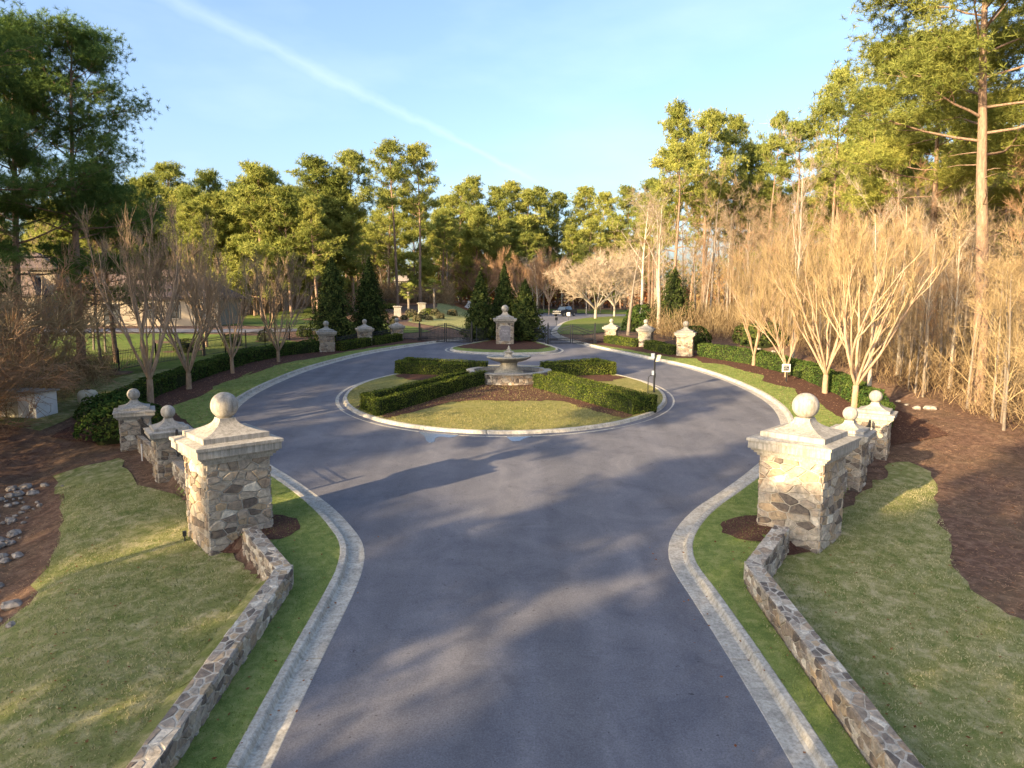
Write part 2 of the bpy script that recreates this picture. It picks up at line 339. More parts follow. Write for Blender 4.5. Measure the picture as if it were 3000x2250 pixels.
SPL = [(-5.5, 57.0), (-5.3, 55.4), (-4.3, 54.35), (-3, 53.75), (-1.3, 53.4), (.7, 53.35), (2.4, 53.7), (3.5, 54.4), (4.15, 55.5), (4.1, 57.2), (2.9, 60.5), (1.6, 64), (1.0, 68), (-.2, 66), (-2.2, 62.6), (-4.3, 59.4)]
spl = spline(SPL, .4, True)
def offset(P, d, closed=False):
    n = len(P); Q = np.zeros_like(P)
    t = (np.roll(P, -1, 0) - np.roll(P, 1, 0))
    if not closed: t[0] = P[1] - P[0]; t[-1] = P[-1] - P[-2]
    t /= np.linalg.norm(t, axis=1)[:, None]; return P + np.stack([-t[:, 1], t[:, 0]], 1) * d
def kerb(name, P, side, closed=False, joint=3.05):
    """gutter pan, face and top of a kerb swept along the edge of the asphalt; side +1 = body on the left of travel"""
    prof = [(-.02, -.25), (-.015, .002), (.0, .006), (.36, -.012), (.41, .02), (.44, .11), (.47, .135), (.60, .138), (.63, .12), (.64, -.25)]
    Q = np.vstack([P, P[:1]]) if closed else P
    s = np.r_[0, np.cumsum(np.linalg.norm(np.diff(Q, axis=0), axis=1))]; mb = MB(); nj = max(1, int(s[-1] / joint)); L = s[-1] / nj
    rg = random.Random(5)
    tan = lambda q: np.array([np.interp(q, s, Q[:, 0]), np.interp(q, s, Q[:, 1])])
    for j in range(nj):
        a, b = j * L + .012, (j + 1) * L - .012; k = 7; rows = []; dz = rg.uniform(-.004, .004)
        for q in np.linspace(a, b, k):
            p = tan(q); d = tan(min(q + .15, s[-1])) - tan(max(q - .15, 0)); d /= np.linalg.norm(d); nn = np.array([-d[1], d[0]]) * side
            rows.append([(*(p + nn * o), float(T0(*(p + nn * o))) + z + dz) for o, z in prof])
        m_ = len(prof); V = [v for r_ in rows for v in r_]
        Fc = [(i * m_ + c, i * m_ + c + 1, (i + 1) * m_ + c + 1, (i + 1) * m_ + c) if side < 0 else (i * m_ + c + 1, i * m_ + c, (i + 1) * m_ + c, (i + 1) * m_ + c + 1) for i in range(k - 1) for c in range(m_ - 1)]
        Fc += [tuple(range(m_)), tuple((k - 1) * m_ + c for c in range(m_))[::-1]]
        mb.add(V, Fc)
    o = mb.build(name, MT['kerb']); tag(o, kind='structure'); return o
kerb('kerb', kl[kl[:, 1] > -12], 1); kerb('kerb', kr[kr[:, 1] > -12], -1)
kerb('kerb', circ, 1, True); kerb('kerb', spl, 1, True)

# ------------------------------------------------------------ ground sheet, road sheet, turf and mulch sheets
def inpoly(x, y, P):
    ins = np.zeros(x.shape, bool); j = len(P) - 1
    for i in range(len(P)):
        xi, yi, xj, yj = *P[i], *P[j]
        if yi != yj: ins ^= ((yi > y) != (yj > y)) & (x < (xj - xi) * (y - yi) / (yj - yi) + xi)
        j = i
    return ins
road_poly = np.vstack([kl, [(-14, 160), (-30, 175)], [(80, 160), (80, 139)], kr[::-1]])
def grid(name, xs, ys, fn, m):
    X, Y = np.meshgrid(xs, ys); Z = fn(X, Y); nx = len(xs); V = np.stack([X, Y, Z], -1).reshape(-1, 3)
    i = (np.arange(len(ys) - 1)[:, None] * nx + np.arange(nx - 1)[None]).ravel(); Fc = np.stack([i, i + 1, i + 1 + nx, i + nx], 1)
    return np_obj(name, V, 4, m, None, True, Fc)
kl_o, kr_o = offset(kl, .56), offset(kr, -.56)
carve = np.vstack([kl_o, [(-14, 160), (-30, 175)], [(80, 160), (80, 140)], kr_o[::-1]])
def roadmask(X, Y):
    """1 well inside the carriageway, 0 outside the kerb"""
    big = inpoly(X, Y, carve)
    d = np.full(X.shape, 9.); Q = np.vstack([kl_o, kr_o])
    sel = (np.abs(X) < 70) & (Y < 170)
    for a in range(0, len(Q), 4): d[sel] = np.minimum(d[sel], np.hypot(X[sel] - Q[a][0], Y[sel] - Q[a][1]))
    isl = inpoly(X, Y, offset(circ, .56, True)) | inpoly(X, Y, offset(spl, .56, True))
    return np.where(big & ~isl, 1., 0.)
def gz(X, Y):
    n = .05 * np.sin(X * .7 + 1) * np.sin(Y * .6) + .03 * np.sin(X * 1.9) * np.sin(Y * 2.3)
    far = np.clip((np.abs(X) - 16) / 8, 0, 1)
    return T(X, Y) - .03 + n * far - .33 * roadmask(X, Y)
near_x = np.arange(-32, 32.01, .25); near_y = np.arange(-6, 76.01, .25)
tag(grid('ground', near_x, near_y, gz, MT['ground']), kind='structure')
def gz_far(X, Y):
    inn = (np.abs(X) < 31.5) & (Y > -5.5) & (Y < 75.5)
    return T(X, Y) - .04 - .4 * roadmask(X, Y) - 2.0 * inn
xs = np.unique(np.r_[np.linspace(-1200, -160, 20), np.arange(-160, 160.1, 1.5), np.linspace(160, 1200, 20)])
ys = np.unique(np.r_[np.linspace(-1200, -90, 16), np.arange(-90, 290.1, 1.5), np.linspace(290, 1500, 20)])
tag(grid('ground', xs, ys, gz_far, MT['ground']), kind='structure')
def strip(name, P, z, m, ns=1):
    """a flat-lying sheet inside polygon P (list of xy); follows the terrain"""
    xs_, ys_ = P[:, 0], P[:, 1]; st = 1.0 if ns == 1 else ns
    me = bpy.data.meshes.new(name); import bmesh
    bm = bmesh.new(); vs = [bm.verts.new((p[0], p[1], 0)) for p in P]; bm.faces.new(vs)
    for ax, lo, hi in ((0, xs_.min(), xs_.max()), (1, ys_.min(), ys_.max())):
        q = math.floor(lo / st) * st + st
        while q < hi:
            no = (1, 0, 0) if ax == 0 else (0, 1, 0); co = (q, 0, 0) if ax == 0 else (0, q, 0)
            bmesh.ops.bisect_plane(bm, geom=bm.verts[:] + bm.edges[:] + bm.faces[:], plane_co=co, plane_no=no); q += st
    C = np.array([v.co[:2] for v in bm.verts]); Z = z(C[:, 0], C[:, 1])
    for v, zz in zip(bm.verts, Z): v.co.z = zz
    for f in bm.faces:
        f.normal_update()
        if f.normal.z < 0: f.normal_flip()
    bm.to_mesh(me); bm.free(); me.materials.append(m)
    return link(bpy.data.objects.new(name, me))
tag(strip('road', road_poly, lambda x, y: T0(x, y), MT['asphalt'], 3.0), kind='structure')
def jit(P, amp, seed, step=.28, closed=True):
    amp *= 1.5
    Q = []; rg = np.random.default_rng(seed); P = [np.array(p) for p in P]; n = len(P)
    for i in range(n if closed else n - 1):
        a, b = P[i], P[(i + 1) % n]; k = max(1, int(np.linalg.norm(b - a) / step))
        for j in range(k): Q.append(a + (b - a) * j / k)
    Q = np.array(Q); return Q + rg.normal(size=Q.shape) * amp
G = lambda pts, h=.13: [tuple(g(px, py, h, road=True)) for px, py in pts]
c6 = lambda x, y: (950 + x * .4973, 950 + y * .4973)
kbl, kbr = offset(kl, .61), offset(kr, -.61)
def seg(P, y0, y1): return [tuple(p) for p in P if y0 <= p[1] <= y1]
zs = lambda e: (lambda x, y: T(x, y) + e)
# island turf with its low crown
def dome(x, y): return T0(x, y) + .125 + .16 * sm(1 - np.hypot(x - IC[0], y - IC[1]) / 8.6)
ci = np.array([(IC[0] + 8.89 * math.cos(a), IC[1] + 8.89 * math.sin(a)) for a in np.linspace(0, 2 * math.pi, 90)[:-1]])
tag(strip('island_lawn', ci, dome, MT['island'], .8), kind='structure')
mfront = [c6(*p) for p in [(350, 548), (560, 500), (750, 458), (900, 452), (1150, 458), (1300, 452), (1420, 455), (1500, 480), (1700, 530), (1830, 562)]]
mf = G(mfront, .2); mf = [mf[0]] + [tuple(p) for p in spline(mf, .6)] + [(6.6, 33.9), (8.0, 35.1), (7.6, 35.7), (3.4, 40.4), (3.2, 42.5), (-.2, 45.4), (-3.6, 42.5), (-3.5, 40.4), (-7.9, 35.4), (-8.1, 34.6)]
mf = [p if np.hypot(p[0] - IC[0], p[1] - IC[1]) < 8.7 else tuple(IC + (np.array(p) - IC) * 8.7 / np.hypot(p[0] - IC[0], p[1] - IC[1])) for p in mf]
tag(strip('mulch_bed', jit(mf, .05, 2), lambda x, y: dome(x, y) + .012, MT['mulch'], .8), kind='structure')
for sx, P in ((-1, [(-8.3, 44.1), (-6.5, 42.3), (-3.5, 41.0), (-2.2, 43.8), (-5.5, 46.5)]), (1, [(7.4, 43.4), (6.2, 41.9), (3.0, 41.2), (2.0, 43.8), (4.8, 46.1)])):
    P = [p if np.hypot(p[0] - IC[0], p[1] - IC[1]) < 8.65 else tuple(IC + (np.array(p) - IC) * 8.65 / np.hypot(p[0] - IC[0], p[1] - IC[1])) for p in P]
    tag(strip('mulch_bed', jit(P, .05, 3), lambda x, y: dome(x, y) + .02, MT['mulch'], .8), kind='structure')
# splitter island
si = offset(spl, .6, True); tag(strip('island_lawn', si, lambda x, y: T0(x, y) + .125, MT['verge'], 2), kind='structure')
sp_m = jit([(-4.7, 57.0), (-3.2, 55.9), (-.6, 55.4), (2.2, 55.9), (3.2, 57.2), (2, 60.4), (1.2, 63.5), (.9, 66), (-.3, 64.6), (-2.2, 61), (-3.9, 58.6)], .05, 4)
tag(strip('mulch_bed', sp_m, lambda x, y: T0(x, y) + .14, MT['mulch'], 2), kind='structure')
# verges between the low walls and the kerbs, then along both sides of the circle
def verge(side):
    K = kbl if side < 0 else kbr; s = side
    near = seg(K, -10, 24.6); outer = [(s * 11.9, 23.4), (s * 8.4, 19.2), (s * 7.3, 18.1), (s * 5.6, 15.6), (s * 5.6, -10)]
    tag(strip('verge', np.array(near + outer), zs(.012), MT['verge'], .8), kind='structure')
verge(-1); verge(1)
c1 = lambda x, y: (x * .4521, 500 + y * .4521); c2_ = lambda x, y: (700 + x * .27125, 700 + y * .27125); c5 = lambda x, y: (2100 + x * .40687, 700 + y * .40687)
VL = G([c1(1100, 1535), c1(1240, 1480), c1(1340, 1440), c1(1370, 1405), c1(1450, 1370), c1(1570, 1335), c1(1659, 1290)]) + G([c2_(40, 1480), c2_(200, 1440), c2_(380, 1370), c2_(600, 1320), c2_(900, 1270), c2_(1200, 1210), c2_(1500, 1165), c2_(1800, 1125)])
VL = [(-12.5, 27.9), (-14.0, 30.0)] + [tuple(p) for p in spline(VL, .7)]
kb = seg(kbl, 25.4, 60.2)
tag(strip('verge', np.vstack([np.array(kb), jit(VL, .04, 5, .4, False)[::-1]]), zs(.012), MT['verge'], .8), kind='structure')
VR = G([c5(1020, 1330), c5(860, 1270), c5(740, 1180), c5(600, 1130), c5(560, 1080), c5(480, 1060), c5(330, 1020), c5(350, 985), c5(200, 950), c5(60, 905)]) + G([(2100 - 40, 1062), (2040, 1050), (1980, 1048), (1900, 1035), (1830, 1022)])
VR = [(11.6, 27.4), (13.5, 29.5)] + [tuple(p) for p in spline(VR, .7)]
kb2 = seg(kbr, 25.4, 60)
tag(strip('verge', np.vstack([np.array(kb2), jit(VR, .04, 6, .4, False)[::-1]]), zs(.012), MT['verge'], .8), kind='structure')
# mulch beds under the crepe myrtles
BL = [(-20.3, 29.5), (-20.5, 36), (-20.3, 46), (-19.5, 52), (-16.8, 56), (-14, 60), (-10, 63.3), (-7.5, 61.2)]
tag(strip('mulch_bed', np.vstack([np.array(kb)[np.array(kb)[:, 1] > 26], np.array(BL)[::-1]]), zs(.0), MT['mulch'], 1.5), kind='structure')
BR = [(19.6, 30), (19.8, 36), (19.8, 44), (17.8, 50), (14.8, 54), (11.5, 60), (8.5, 63), (5.8, 60.6)]
tag(strip('mulch_bed', np.vstack([np.array(kb2)[np.array(kb2)[:, 1] > 26], np.array(BR)[::-1]]), zs(.0), MT['mulch'], 1.5), kind='structure')
# small mulch rings by the big pillars, beds behind the small ones
for s in (-1, 1):
    e = np.array([(s * 7.35 + 1.25 * math.cos(a), 19.0 + 1.1 * math.sin(a)) for a in np.linspace(0, 2 * math.pi, 26)[:-1]])
    tag(strip('mulch_bed', jit(e, .03, 7, .3), zs(.022), MT['mulch'], .5), kind='structure')
# outer lawns, left and right of the approach
d_ = lambda x, y: (x * 1.3562, y * 1.3562)
c0a = lambda x, y: (x * .40687, 1100 + y * .40687)
LL = [tuple(g(*p)) for p in [c0a(1330, 900), c0a(1180, 830), c0a(1010, 790), c0a(930, 680), c0a(850, 600), c0a(640, 640), c0a(410, 710), c0a(430, 900), c0a(430, 1100), c0a(370, 1300), c0a(260, 1480), c0a(185, 1659)]]
LL += [tuple(g(*p)) for p in [(60, 1780), (0, 1835)]]
LL = [(-9.2, 19.6)] + [tuple(p) for p in spline(LL, .6)] + [(-18, 6), (-20, -10), (-5.45, -10), (-5.45, 15.5), (-7.4, 17.6)]
tag(strip('lawn', jit(LL, .05, 8, .4), zs(.0), MT['lawn'], .8), kind='structure')
c6b = lambda x, y: (1900 + x * .47468, 1100 + y * .47468)
RL = [tuple(g(*p)) for p in [c6b(1190, 880), c6b(1300, 760), c6b(1430, 660), c6b(1480, 560), c6b(1600, 530), c6b(1740, 590), c6b(1790, 680), c6b(1760, 790), c6b(1860, 980), c6b(1900, 1180), c6b(2000, 1330), c6b(2212, 1480)]]
RL = [(9.0, 18.9)] + [tuple(p) for p in spline(RL, .6)] + [(15, 11), (20, 0), (22, -10), (5.45, -10), (5.45, 15.5), (7.4, 17.8)]
tag(strip('lawn', jit(RL, .07, 9, .4), zs(.0), MT['lawn'], .8), kind='structure')
# turf beyond: left garden behind the iron fence, slopes past the gates
tag(strip('lawn', jit([(-60, 46), (-60, 62), (-48, 66), (-30, 66), (-22, 64), (-19, 60), (-21, 53), (-22.5, 47), (-26, 41), (-29, 38), (-30, 33), (-24, 31), (-21, 33), (-20.8, 40), (-21, 30), (-34, 28)][:9] + [(-26.6, 43), (-27.5, 41.5), (-40, 38)], .1, 10, 1), zs(.01), MT['greenlawn'], 2), kind='structure')
tag(strip('lawn', jit([(-21.3, 46), (-21.2, 30.5), (-24.5, 31), (-27.2, 36), (-27, 41), (-25.5, 46)], .1, 10, 1), zs(.01), MT['lawn'], 2), kind='structure')
tag(strip('lawn', jit([(-60, 78), (-60, 140), (-30, 140), (-30, 96), (-18, 90), (-12, 78), (-8, 68), (-14, 66), (-22, 70), (-30, 78)], .1, 11, 1), zs(.02), MT['greenlawn'], 3), kind='structure')
tag(strip('lawn', np.vstack([np.array(seg(kbl, 66, 112)), [(-3, 125), (-8, 150), (-16, 148), (-14, 128), (-16, 108), (-14, 92), (-9, 78), (-4.5, 68)]]), zs(.03), MT['lawn'], 2), kind='structure')
tag(strip('lawn', np.array(seg(kbr, 66, 133) + [(34, 133), (30, 118), (25, 100), (18, 84), (12, 72), (7, 66)]), zs(.03), MT['greenlawn'], 2), kind='structure')
tag(strip('lawn', np.array([(-2, 160.5), (30, 150), (60, 152), (60, 172), (20, 178), (-4, 182)]), zs(.03), MT['greenlawn'], 3), kind='structure')
tag(strip('pine_straw', jit([(-48, 140), (-45, 165), (-6, 168), (-5, 152), (-14, 148), (-18, 132), (-30, 126)], .2, 12, 1), zs(.045), MT['straw'], 3), kind='structure')
tag(strip('driveway', jit([(-60, 66.6), (-60, 70.5), (-24, 71), (-14, 74), (-14, 72), (-24, 67.2)], .05, 13, 2), zs(.03), MT['asphalt'], 3), kind='structure')
# puddles left by the island kerb
mw, ntw, pw = mat('puddle water', .03, 1.0); pw.inputs['Base Color'].default_value = (.08, .08, .085, 1); pw.inputs['Roughness'].default_value = .12
c6c = lambda pts: np.array(G([c6(*p) for p in pts], .0))
for pts in ([(560, 630), (640, 640), (790, 650), (740, 668), (690, 662), (655, 672), (650, 690), (630, 699), (605, 690), (590, 660), (568, 645)], [(1085, 658), (1230, 656), (1180, 672), (1150, 688), (1110, 690), (1085, 675)]):
    tag(strip('puddle', spline(c6c(pts), .15, True), lambda x, y: T0(x, y) + .006, mw, 5), kind='structure')

# ------------------------------------------------------------ rubble masonry
def clip(poly, mid, nrm_):
    out = []; n = len(poly)
    for i in range(n):
        a, b = poly[i], poly[(i + 1) % n]; da = (a[0] - mid[0]) * nrm_[0] + (a[1] - mid[1]) * nrm_[1]; db = (b[0] - mid[0]) * nrm_[0] + (b[1] - mid[1]) * nrm_[1]
        if da <= 0: out.append(a)
        if (da < 0 < db) or (db < 0 < da): t = da / (da - db); out.append((a[0] + (b[0] - a[0]) * t, a[1] + (b[1] - a[1]) * t))
    return out
def rubble(mb, o, u, v, n, w, h, cw=.3, ch=.2, rg=None, gap=.009, dep=.042, hole=None):
    o, u, v, n = map(Vector, (o, u, v, n)); nx, ny = max(1, round(w / cw)), max(1, round(h / ch)); pts = []
    for j in range(ny):
        sh = rg.uniform(-.3, .3)
        for i in range(-1, nx + 1):
            if rg.random() < .24: continue
            pts.append(((i + .5 + sh + rg.uniform(-.42, .42)) * w / nx, (j + .5 + rg.uniform(-.38, .38)) * h / ny))
    asp = cw / ch
    for i, p in enumerate(pts):
        if hole and hole(*p): continue
        poly = [(0, 0), (w, 0), (w, h), (0, h)]
        for j, q in enumerate(pts):
            if i == j: continue
            dx, dy = q[0] - p[0], q[1] - p[1]
            if abs(dx) > 3.2 * cw or abs(dy) > 3.2 * ch: continue
            poly = clip(poly, ((p[0] + q[0]) / 2, (p[1] + q[1]) / 2), (dx, dy * asp * asp))
            if len(poly) < 3: break
        if len(poly) < 3: continue
        cx, cy = sum(a[0] for a in poly) / len(poly), sum(a[1] for a in poly) / len(poly)
        A = []; B = []; d = dep * rg.uniform(.45, 1.2); tx, ty = rg.uniform(-.02, .02), rg.uniform(-.02, .02)
        for a in poly:
            L = math.hypot(a[0] - cx, a[1] - cy)
            if L < .02: L = .02
            k = max(.25, 1 - gap / L * 1.3); k2 = max(.2, 1 - (gap + .022) / L * 1.3)
            A.append((cx + (a[0] - cx) * k, cy + (a[1] - cy) * k)); B.append((cx + (a[0] - cx) * k2, cy + (a[1] - cy) * k2))
        V = [o + u * a[0] + v * a[1] - n * .004 for a in A] + [o + u * a[0] + v * a[1] + n * (d + (a[0] - cx) * tx + (a[1] - cy) * ty) for a in B]
        m_ = len(poly); mb.add(V, [tuple(range(m_, 2 * m_))] + [(k_, (k_ + 1) % m_, m_ + (k_ + 1) % m_, m_ + k_) for k_ in range(m_)])
def shaft(name, w, h, rg, parent, cw=.3, ch=.2, hole=None):
    mb = MB(); mb.box((0, 0, h / 2 - .3), (w - .05, w - .05, h + .6), mi=1); q = w / 2 - .025
    for k in range(4):
        a = k * math.pi / 2; c, s = math.cos(a), math.sin(a); u = (c, s, 0); n = (s, -c, 0)
        rubble(mb, (-q * c + q * s, -q * s - q * c, -.25), u, (0, 0, 1), n, 2 * q, h + .25, cw, ch, rg, hole=hole if k == 0 else None)
    return mb.build(name, [MT['stone'], MT['mortar']], parent)
def pillar(label, x, y, rz, w, hs, capw, ball_r, group, seed, neck=.35, dz=0):
    z = float(T0(x, y)) + dz
    t = thing('stone_pillar', label, 'pillar', (x, y, z), rz, group); rg = random.Random(seed)
    shaft('shaft', w, hs, rg, t, .33 if w > 1.2 else .25, .185 if w > 1.2 else .15)
    k = capw / 2.0; mb = MB(); s2 = math.sqrt(2)
    def slab(a, b, z0, z1): mb.lathe([(a * s2, z0), (b * s2, z1)], 4)
    z0 = hs; e = (capw - w) / 2
    slab(w / 2 + e * .18, w / 2 + e * .18, z0 - .02, z0 + .05 * k); slab(w / 2 + e * .42, w / 2 + e * .42, z0 + .05 * k, z0 + .11 * k); slab(w / 2 + e * .62, w / 2 + e * .66, z0 + .11 * k, z0 + .16 * k)
    slab(w / 2 + e * .86, w / 2 + e * .86, z0 + .16 * k, z0 + .34 * k); slab(capw / 2, capw / 2, z0 + .34 * k, z0 + .41 * k); slab(capw / 2 - .01, capw / 2 * .80, z0 + .41 * k, z0 + .45 * k)
    zc = z0 + .45 * k; slab(capw / 2 * .76, capw / 2 * .76, zc, zc + .12 * k); zc += .12 * k; r0, r1 = capw / 2 * .76, ball_r * .58; hn = neck * k * 1.55; P = []
    for i in range(11):
        q = i / 10; P.append(((r1 + (r0 - .01 - r1) * (1 - q) ** 2.1) * s2, zc + hn * (q ** 1.15)))
    mb.lathe(P, 4); cap = mb.build('cap', MT['cast'], t)
    b = MB(); b.ball((0, 0, 0), ball_r, 28); bo = b.build('ball_finial', MT['cast'], t, True); bo.location.z = zc + hn + ball_r * .9
    return t
PG = 'stone gate pillars with ball finials'
pillar('large stone pillar on the left of the road with pale ball finial, beside the low wall', -8.14, 19.1, R(42), 1.8, 2.38, 2.36, .375, PG, 1, .22, -.08)
pillar('large stone pillar on the right of the road with grey ball finial and a pale patch at its foot', 8.42, 19.35, R(-44), 1.8, 2.36, 2.36, .37, PG, 2, .22, -.08)
PILL = [('smaller stone pillar just behind the big left pillar, middle of the left row of three', -12.5, 24.5, 35, 1.1, 1.36, 1.5, .245, 3),
        ('farthest of the three left foreground pillars, next to the leafy laurel', -15.9, 28.4, 28, 1.15, 1.16, 1.55, .245, 4),
        ('smaller stone pillar right behind the big right pillar, middle of the right row of three', 11.95, 23.8, -38, 1.1, 1.52, 1.5, .25, 5),
        ('farthest of the three right foreground pillars, against the end of the clipped hedge', 14.8, 27.5, -34, 1.15, 1.34, 1.55, .25, 6),
        ('leftmost of the three distant left pillars, at the end of the long hedge', -14.9, 54.8, 20, 1.15, 1.3, 1.55, .225, 7),
        ('middle one of the three distant left pillars, in front of the second dark conifer', -12.65, 58.7, 20, 1.1, 1.15, 1.45, .2, 8),
        ('distant left pillar closest to the iron gate', -10.45, 62.0, 20, 1.0, 1.02, 1.36, .19, 9),
        ('rightmost of the three distant right pillars, beside the hedge along the kerb', 13.45, 53.0, -20, 1.2, 1.5, 1.6, .23, 10),
        ('middle one of the three distant right pillars, between the two clipped hedges', 11.35, 58.1, -20, 1.1, 1.25, 1.48, .2, 11),
        ('distant right pillar closest to the iron gate', 8.8, 60.7, -20, 1.0, 1.12, 1.38, .185, 12)]
for lb, x, y, a, w, hs, cw_, br, sd in PILL: pillar(lb, x, y, R(a), w, hs, cw_, br, PG, sd, neck=.25, dz=-.05 if y < 40 else .05)
# the monument pillar with its plaque
mz = float(T0(-.62, 59.5)) + .13
mon = thing('stone_pillar', 'central stone pillar with a grey arched plaque, on the grass island before the conifers', 'pillar', (-.62, 59.7, mz), 0, PG)
w = 1.52; hsh = 1.78; q = w / 2
shaft('shaft', w, hsh, random.Random(20), mon, .24, .17, hole=lambda a, b: abs(a - q) < .44 and .45 < b < 1.83)
mb = MB(); s2 = math.sqrt(2)
for a, b, z0, z1 in ((.80, .82, hsh - .02, hsh + .07), (.84, .94, hsh + .07, hsh + .17), (.98, .98, hsh + .17, hsh + .3), (1.03, 1.03, hsh + .3, hsh + .37), (1.02, .82, hsh + .37, hsh + .40), (.77, .77, hsh + .40, hsh + .52)): mb.lathe([(a * s2, z0), (b * s2, z1)], 4)
mb.lathe([((.2 + .55 * (1 - i / 10) ** 2.1) * s2, hsh + .52 + .42 * (i / 10) ** 1.15) for i in range(11)], 4); mb.build('cap', MT['cast'], mon)
b = MB(); b.ball((0, 0, 0), .32, 28); bo = b.build('ball_finial', MT['cast'], mon, True); bo.location.z = hsh + .52 + .42 + .28
MT['slate'] = M_plain('grey plaque', (.20, .19, .20), .7, .3, 0, .2, 5); MT['letter'] = M_plain('pale lettering', (.42, .40, .40), .7, .3)
def arched(wd, z0, zs_, rise, y, dy, m, name, parent, n=14):
    pts = [(-wd / 2, z0), (wd / 2, z0), (wd / 2, zs_)] + [(wd / 2 * math.cos(a), zs_ + rise * math.sin(a)) for a in np.linspace(.02, math.pi - .02, n)] + [(-wd / 2, zs_)]
    k = len(pts); V = [(x, y, z) for x, z in pts] + [(x, y + dy, z) for x, z in pts]
    return MB().add(V, [tuple(range(k)), tuple(range(k, 2 * k))[::-1]] + [(i, i + k, (i + 1) % k + k, (i + 1) % k) for i in range(k)]).build(name, m, parent)
plq = arched(.94, .25, 1.42, .12, -w / 2 - .012, .05, MT['slate'], 'plaque', mon)
def text(body, size, loc, rot, m, parent, depth=.004, name='lettering'):
    cu = bpy.data.curves.new(name, 'FONT'); cu.body = body; cu.size = size; cu.align_x = 'CENTER'; cu.align_y = 'CENTER'; cu.extrude = depth
    to = bpy.data.objects.new(name, cu); COL.objects.link(to); dg = bpy.context.evaluated_depsgraph_get(); me = bpy.data.meshes.new_from_object(to.evaluated_get(dg))
    bpy.data.objects.remove(to); me.materials.clear(); me.materials.append(m); o = link(bpy.data.objects.new(name, me), parent); o.location = loc; o.rotation_euler = rot; return o
text('HASEN', .22, (0, -w / 2 - .02, 1.12), (R(90), 0, 0), MT['letter'], plq); text('TREE', .22, (0, -w / 2 - .02, .86), (R(90), 0, 0), MT['letter'], plq)

# low walls: sheared boxes with rubble on both faces and the top
def wall_seg(mb, a, b, th, h, rg, top=True, zoff=-.3):
    a, b = np.array(a), np.array(b); d = b - a; L = float(np.linalg.norm(d)); d /= L; n = np.array([d[1], -d[0]])
    za, zb = float(T0(*a)), float(T0(*b)); u = Vector((d[0], d[1], (zb - za) / L)); up = Vector((0, 0, 1)); hh = th / 2 - .02
    V = []
    for z_ in (zoff, h - .025):
        for p, zz, s_ in ((a, za, -1), (a, za, 1), (b, zb, 1), (b, zb, -1)): V.append((*(p + n * hh * s_), zz + z_))
    mb.add(V, [(3, 2, 1, 0), (4, 5, 6, 7), (0, 1, 5, 4), (1, 2, 6, 5), (2, 3, 7, 6), (3, 0, 4, 7)], 1)
    rubble(mb, (*(a + n * hh), za + zoff), u, up, (n[0], n[1], 0), L, h - .03 - zoff, .22, .14, rg, dep=.028)
    rubble(mb, (*(b - n * hh), zb + zoff), -u, up, (-n[0], -n[1], 0), L, h - .03 - zoff, .22, .14, rg, dep=.028)
    if top: rubble(mb, (*(a + n * (hh + .01)), za + h - .028), u, (-n[0], -n[1], 0), up, L, 2 * hh + .02, .21, .15, rg, dep=.014)
def low_wall(label, pts, th=.42, h=.62, seed=0, group='low rubble stone walls'):
    rg = random.Random(seed); mb = MB()
    for a, b in zip(pts[:-1], pts[1:]): wall_seg(mb, a, b, th, h, rg)
    for p in pts[1:-1]: mb.box((p[0], p[1], float(T0(*p)) + h / 2 - .17), (th * .8, th * .8, h + .3), math.atan2(pts[1][1] - pts[0][1], pts[1][0] - pts[0][0]), 1)
    o = mb.build('low_wall', [MT['stone'], MT['mortar']]); return tag(o, label, 'wall', group)
low_wall('long angled low stone wall beside the left kerb, running up to the big left pillar', [(-5.42, -2), (-5.42, 15.6), (-7.15, 18.0)], seed=31)
low_wall('long angled low stone wall beside the right kerb, running up to the big right pillar', [(5.85, -2), (5.85, 15.85), (7.45, 18.2)], seed=32)
low_wall('low wall joining the big left pillar to the small one behind', [(-9.0, 20.3), (-12.0, 23.95)], .36, .62, 33)
low_wall('low wall joining the two small left foreground pillars', [(-13.1, 25.15), (-15.3, 27.75)], .36, .55, 34)
low_wall('low wall joining the big right pillar to the small one behind', [(9.2, 20.5), (11.5, 23.2)], .36, .62, 35)
low_wall('low wall joining the two small right foreground pillars', [(12.4, 24.4), (14.3, 26.8)], .36, .55, 36)
low_wall('low wall behind the clipped hedge between the outer distant right pillars', [(12.95, 53.7), (11.75, 57.4)], .3, .5, 37)
low_wall('low wall behind the clipped hedge beside the inner distant right pillars', [(10.8, 58.5), (9.3, 60.3)], .3, .45, 38)

# ------------------------------------------------------------ iron fences and gates
def fence(label, pts, h, base=0, post=2.4, pick=.12, group='black iron fences', posts=True):
    o = thing('iron_fence', label, 'fence', (0, 0, 0), 0, group); rails = MB(); pk = MB(); pm = []
    for (ax, ay), (bx, by) in zip(pts[:-1], pts[1:]):
        L = math.hypot(bx - ax, by - ay); n = max(1, int(L / pick)); at = lambda t: (ax + (bx - ax) * t, ay + (by - ay) * t)
        for zz in (.12, h - .28, h - .12):
            rails.tube([(*at(t), Tz(*at(t)) + base + zz) for t in np.linspace(0, 1, max(2, int(L / 2) + 1))], .018, 4)
        for i in range(n):
            x, y = at((i + .5) / n); z = Tz(x, y) + base; pk.box((x, y, z + h / 2 + .03), (.022, .022, h - .04), taper=.7)
        if posts:
            m = max(1, round(L / post))
            for i in range(m + 1): pm.append(at(i / m))
    rails.build('rails', MT['iron'], o); pk.build('pickets', MT['iron'], o)
    for x, y in pm: p = MB(); z = Tz(x, y) + base; p.box((x, y, z + h / 2), (.07, .07, h + .12)); p.ball((x, y, z + h + .09), .045, 8); p.build('post', MT['iron'], o)
    return o
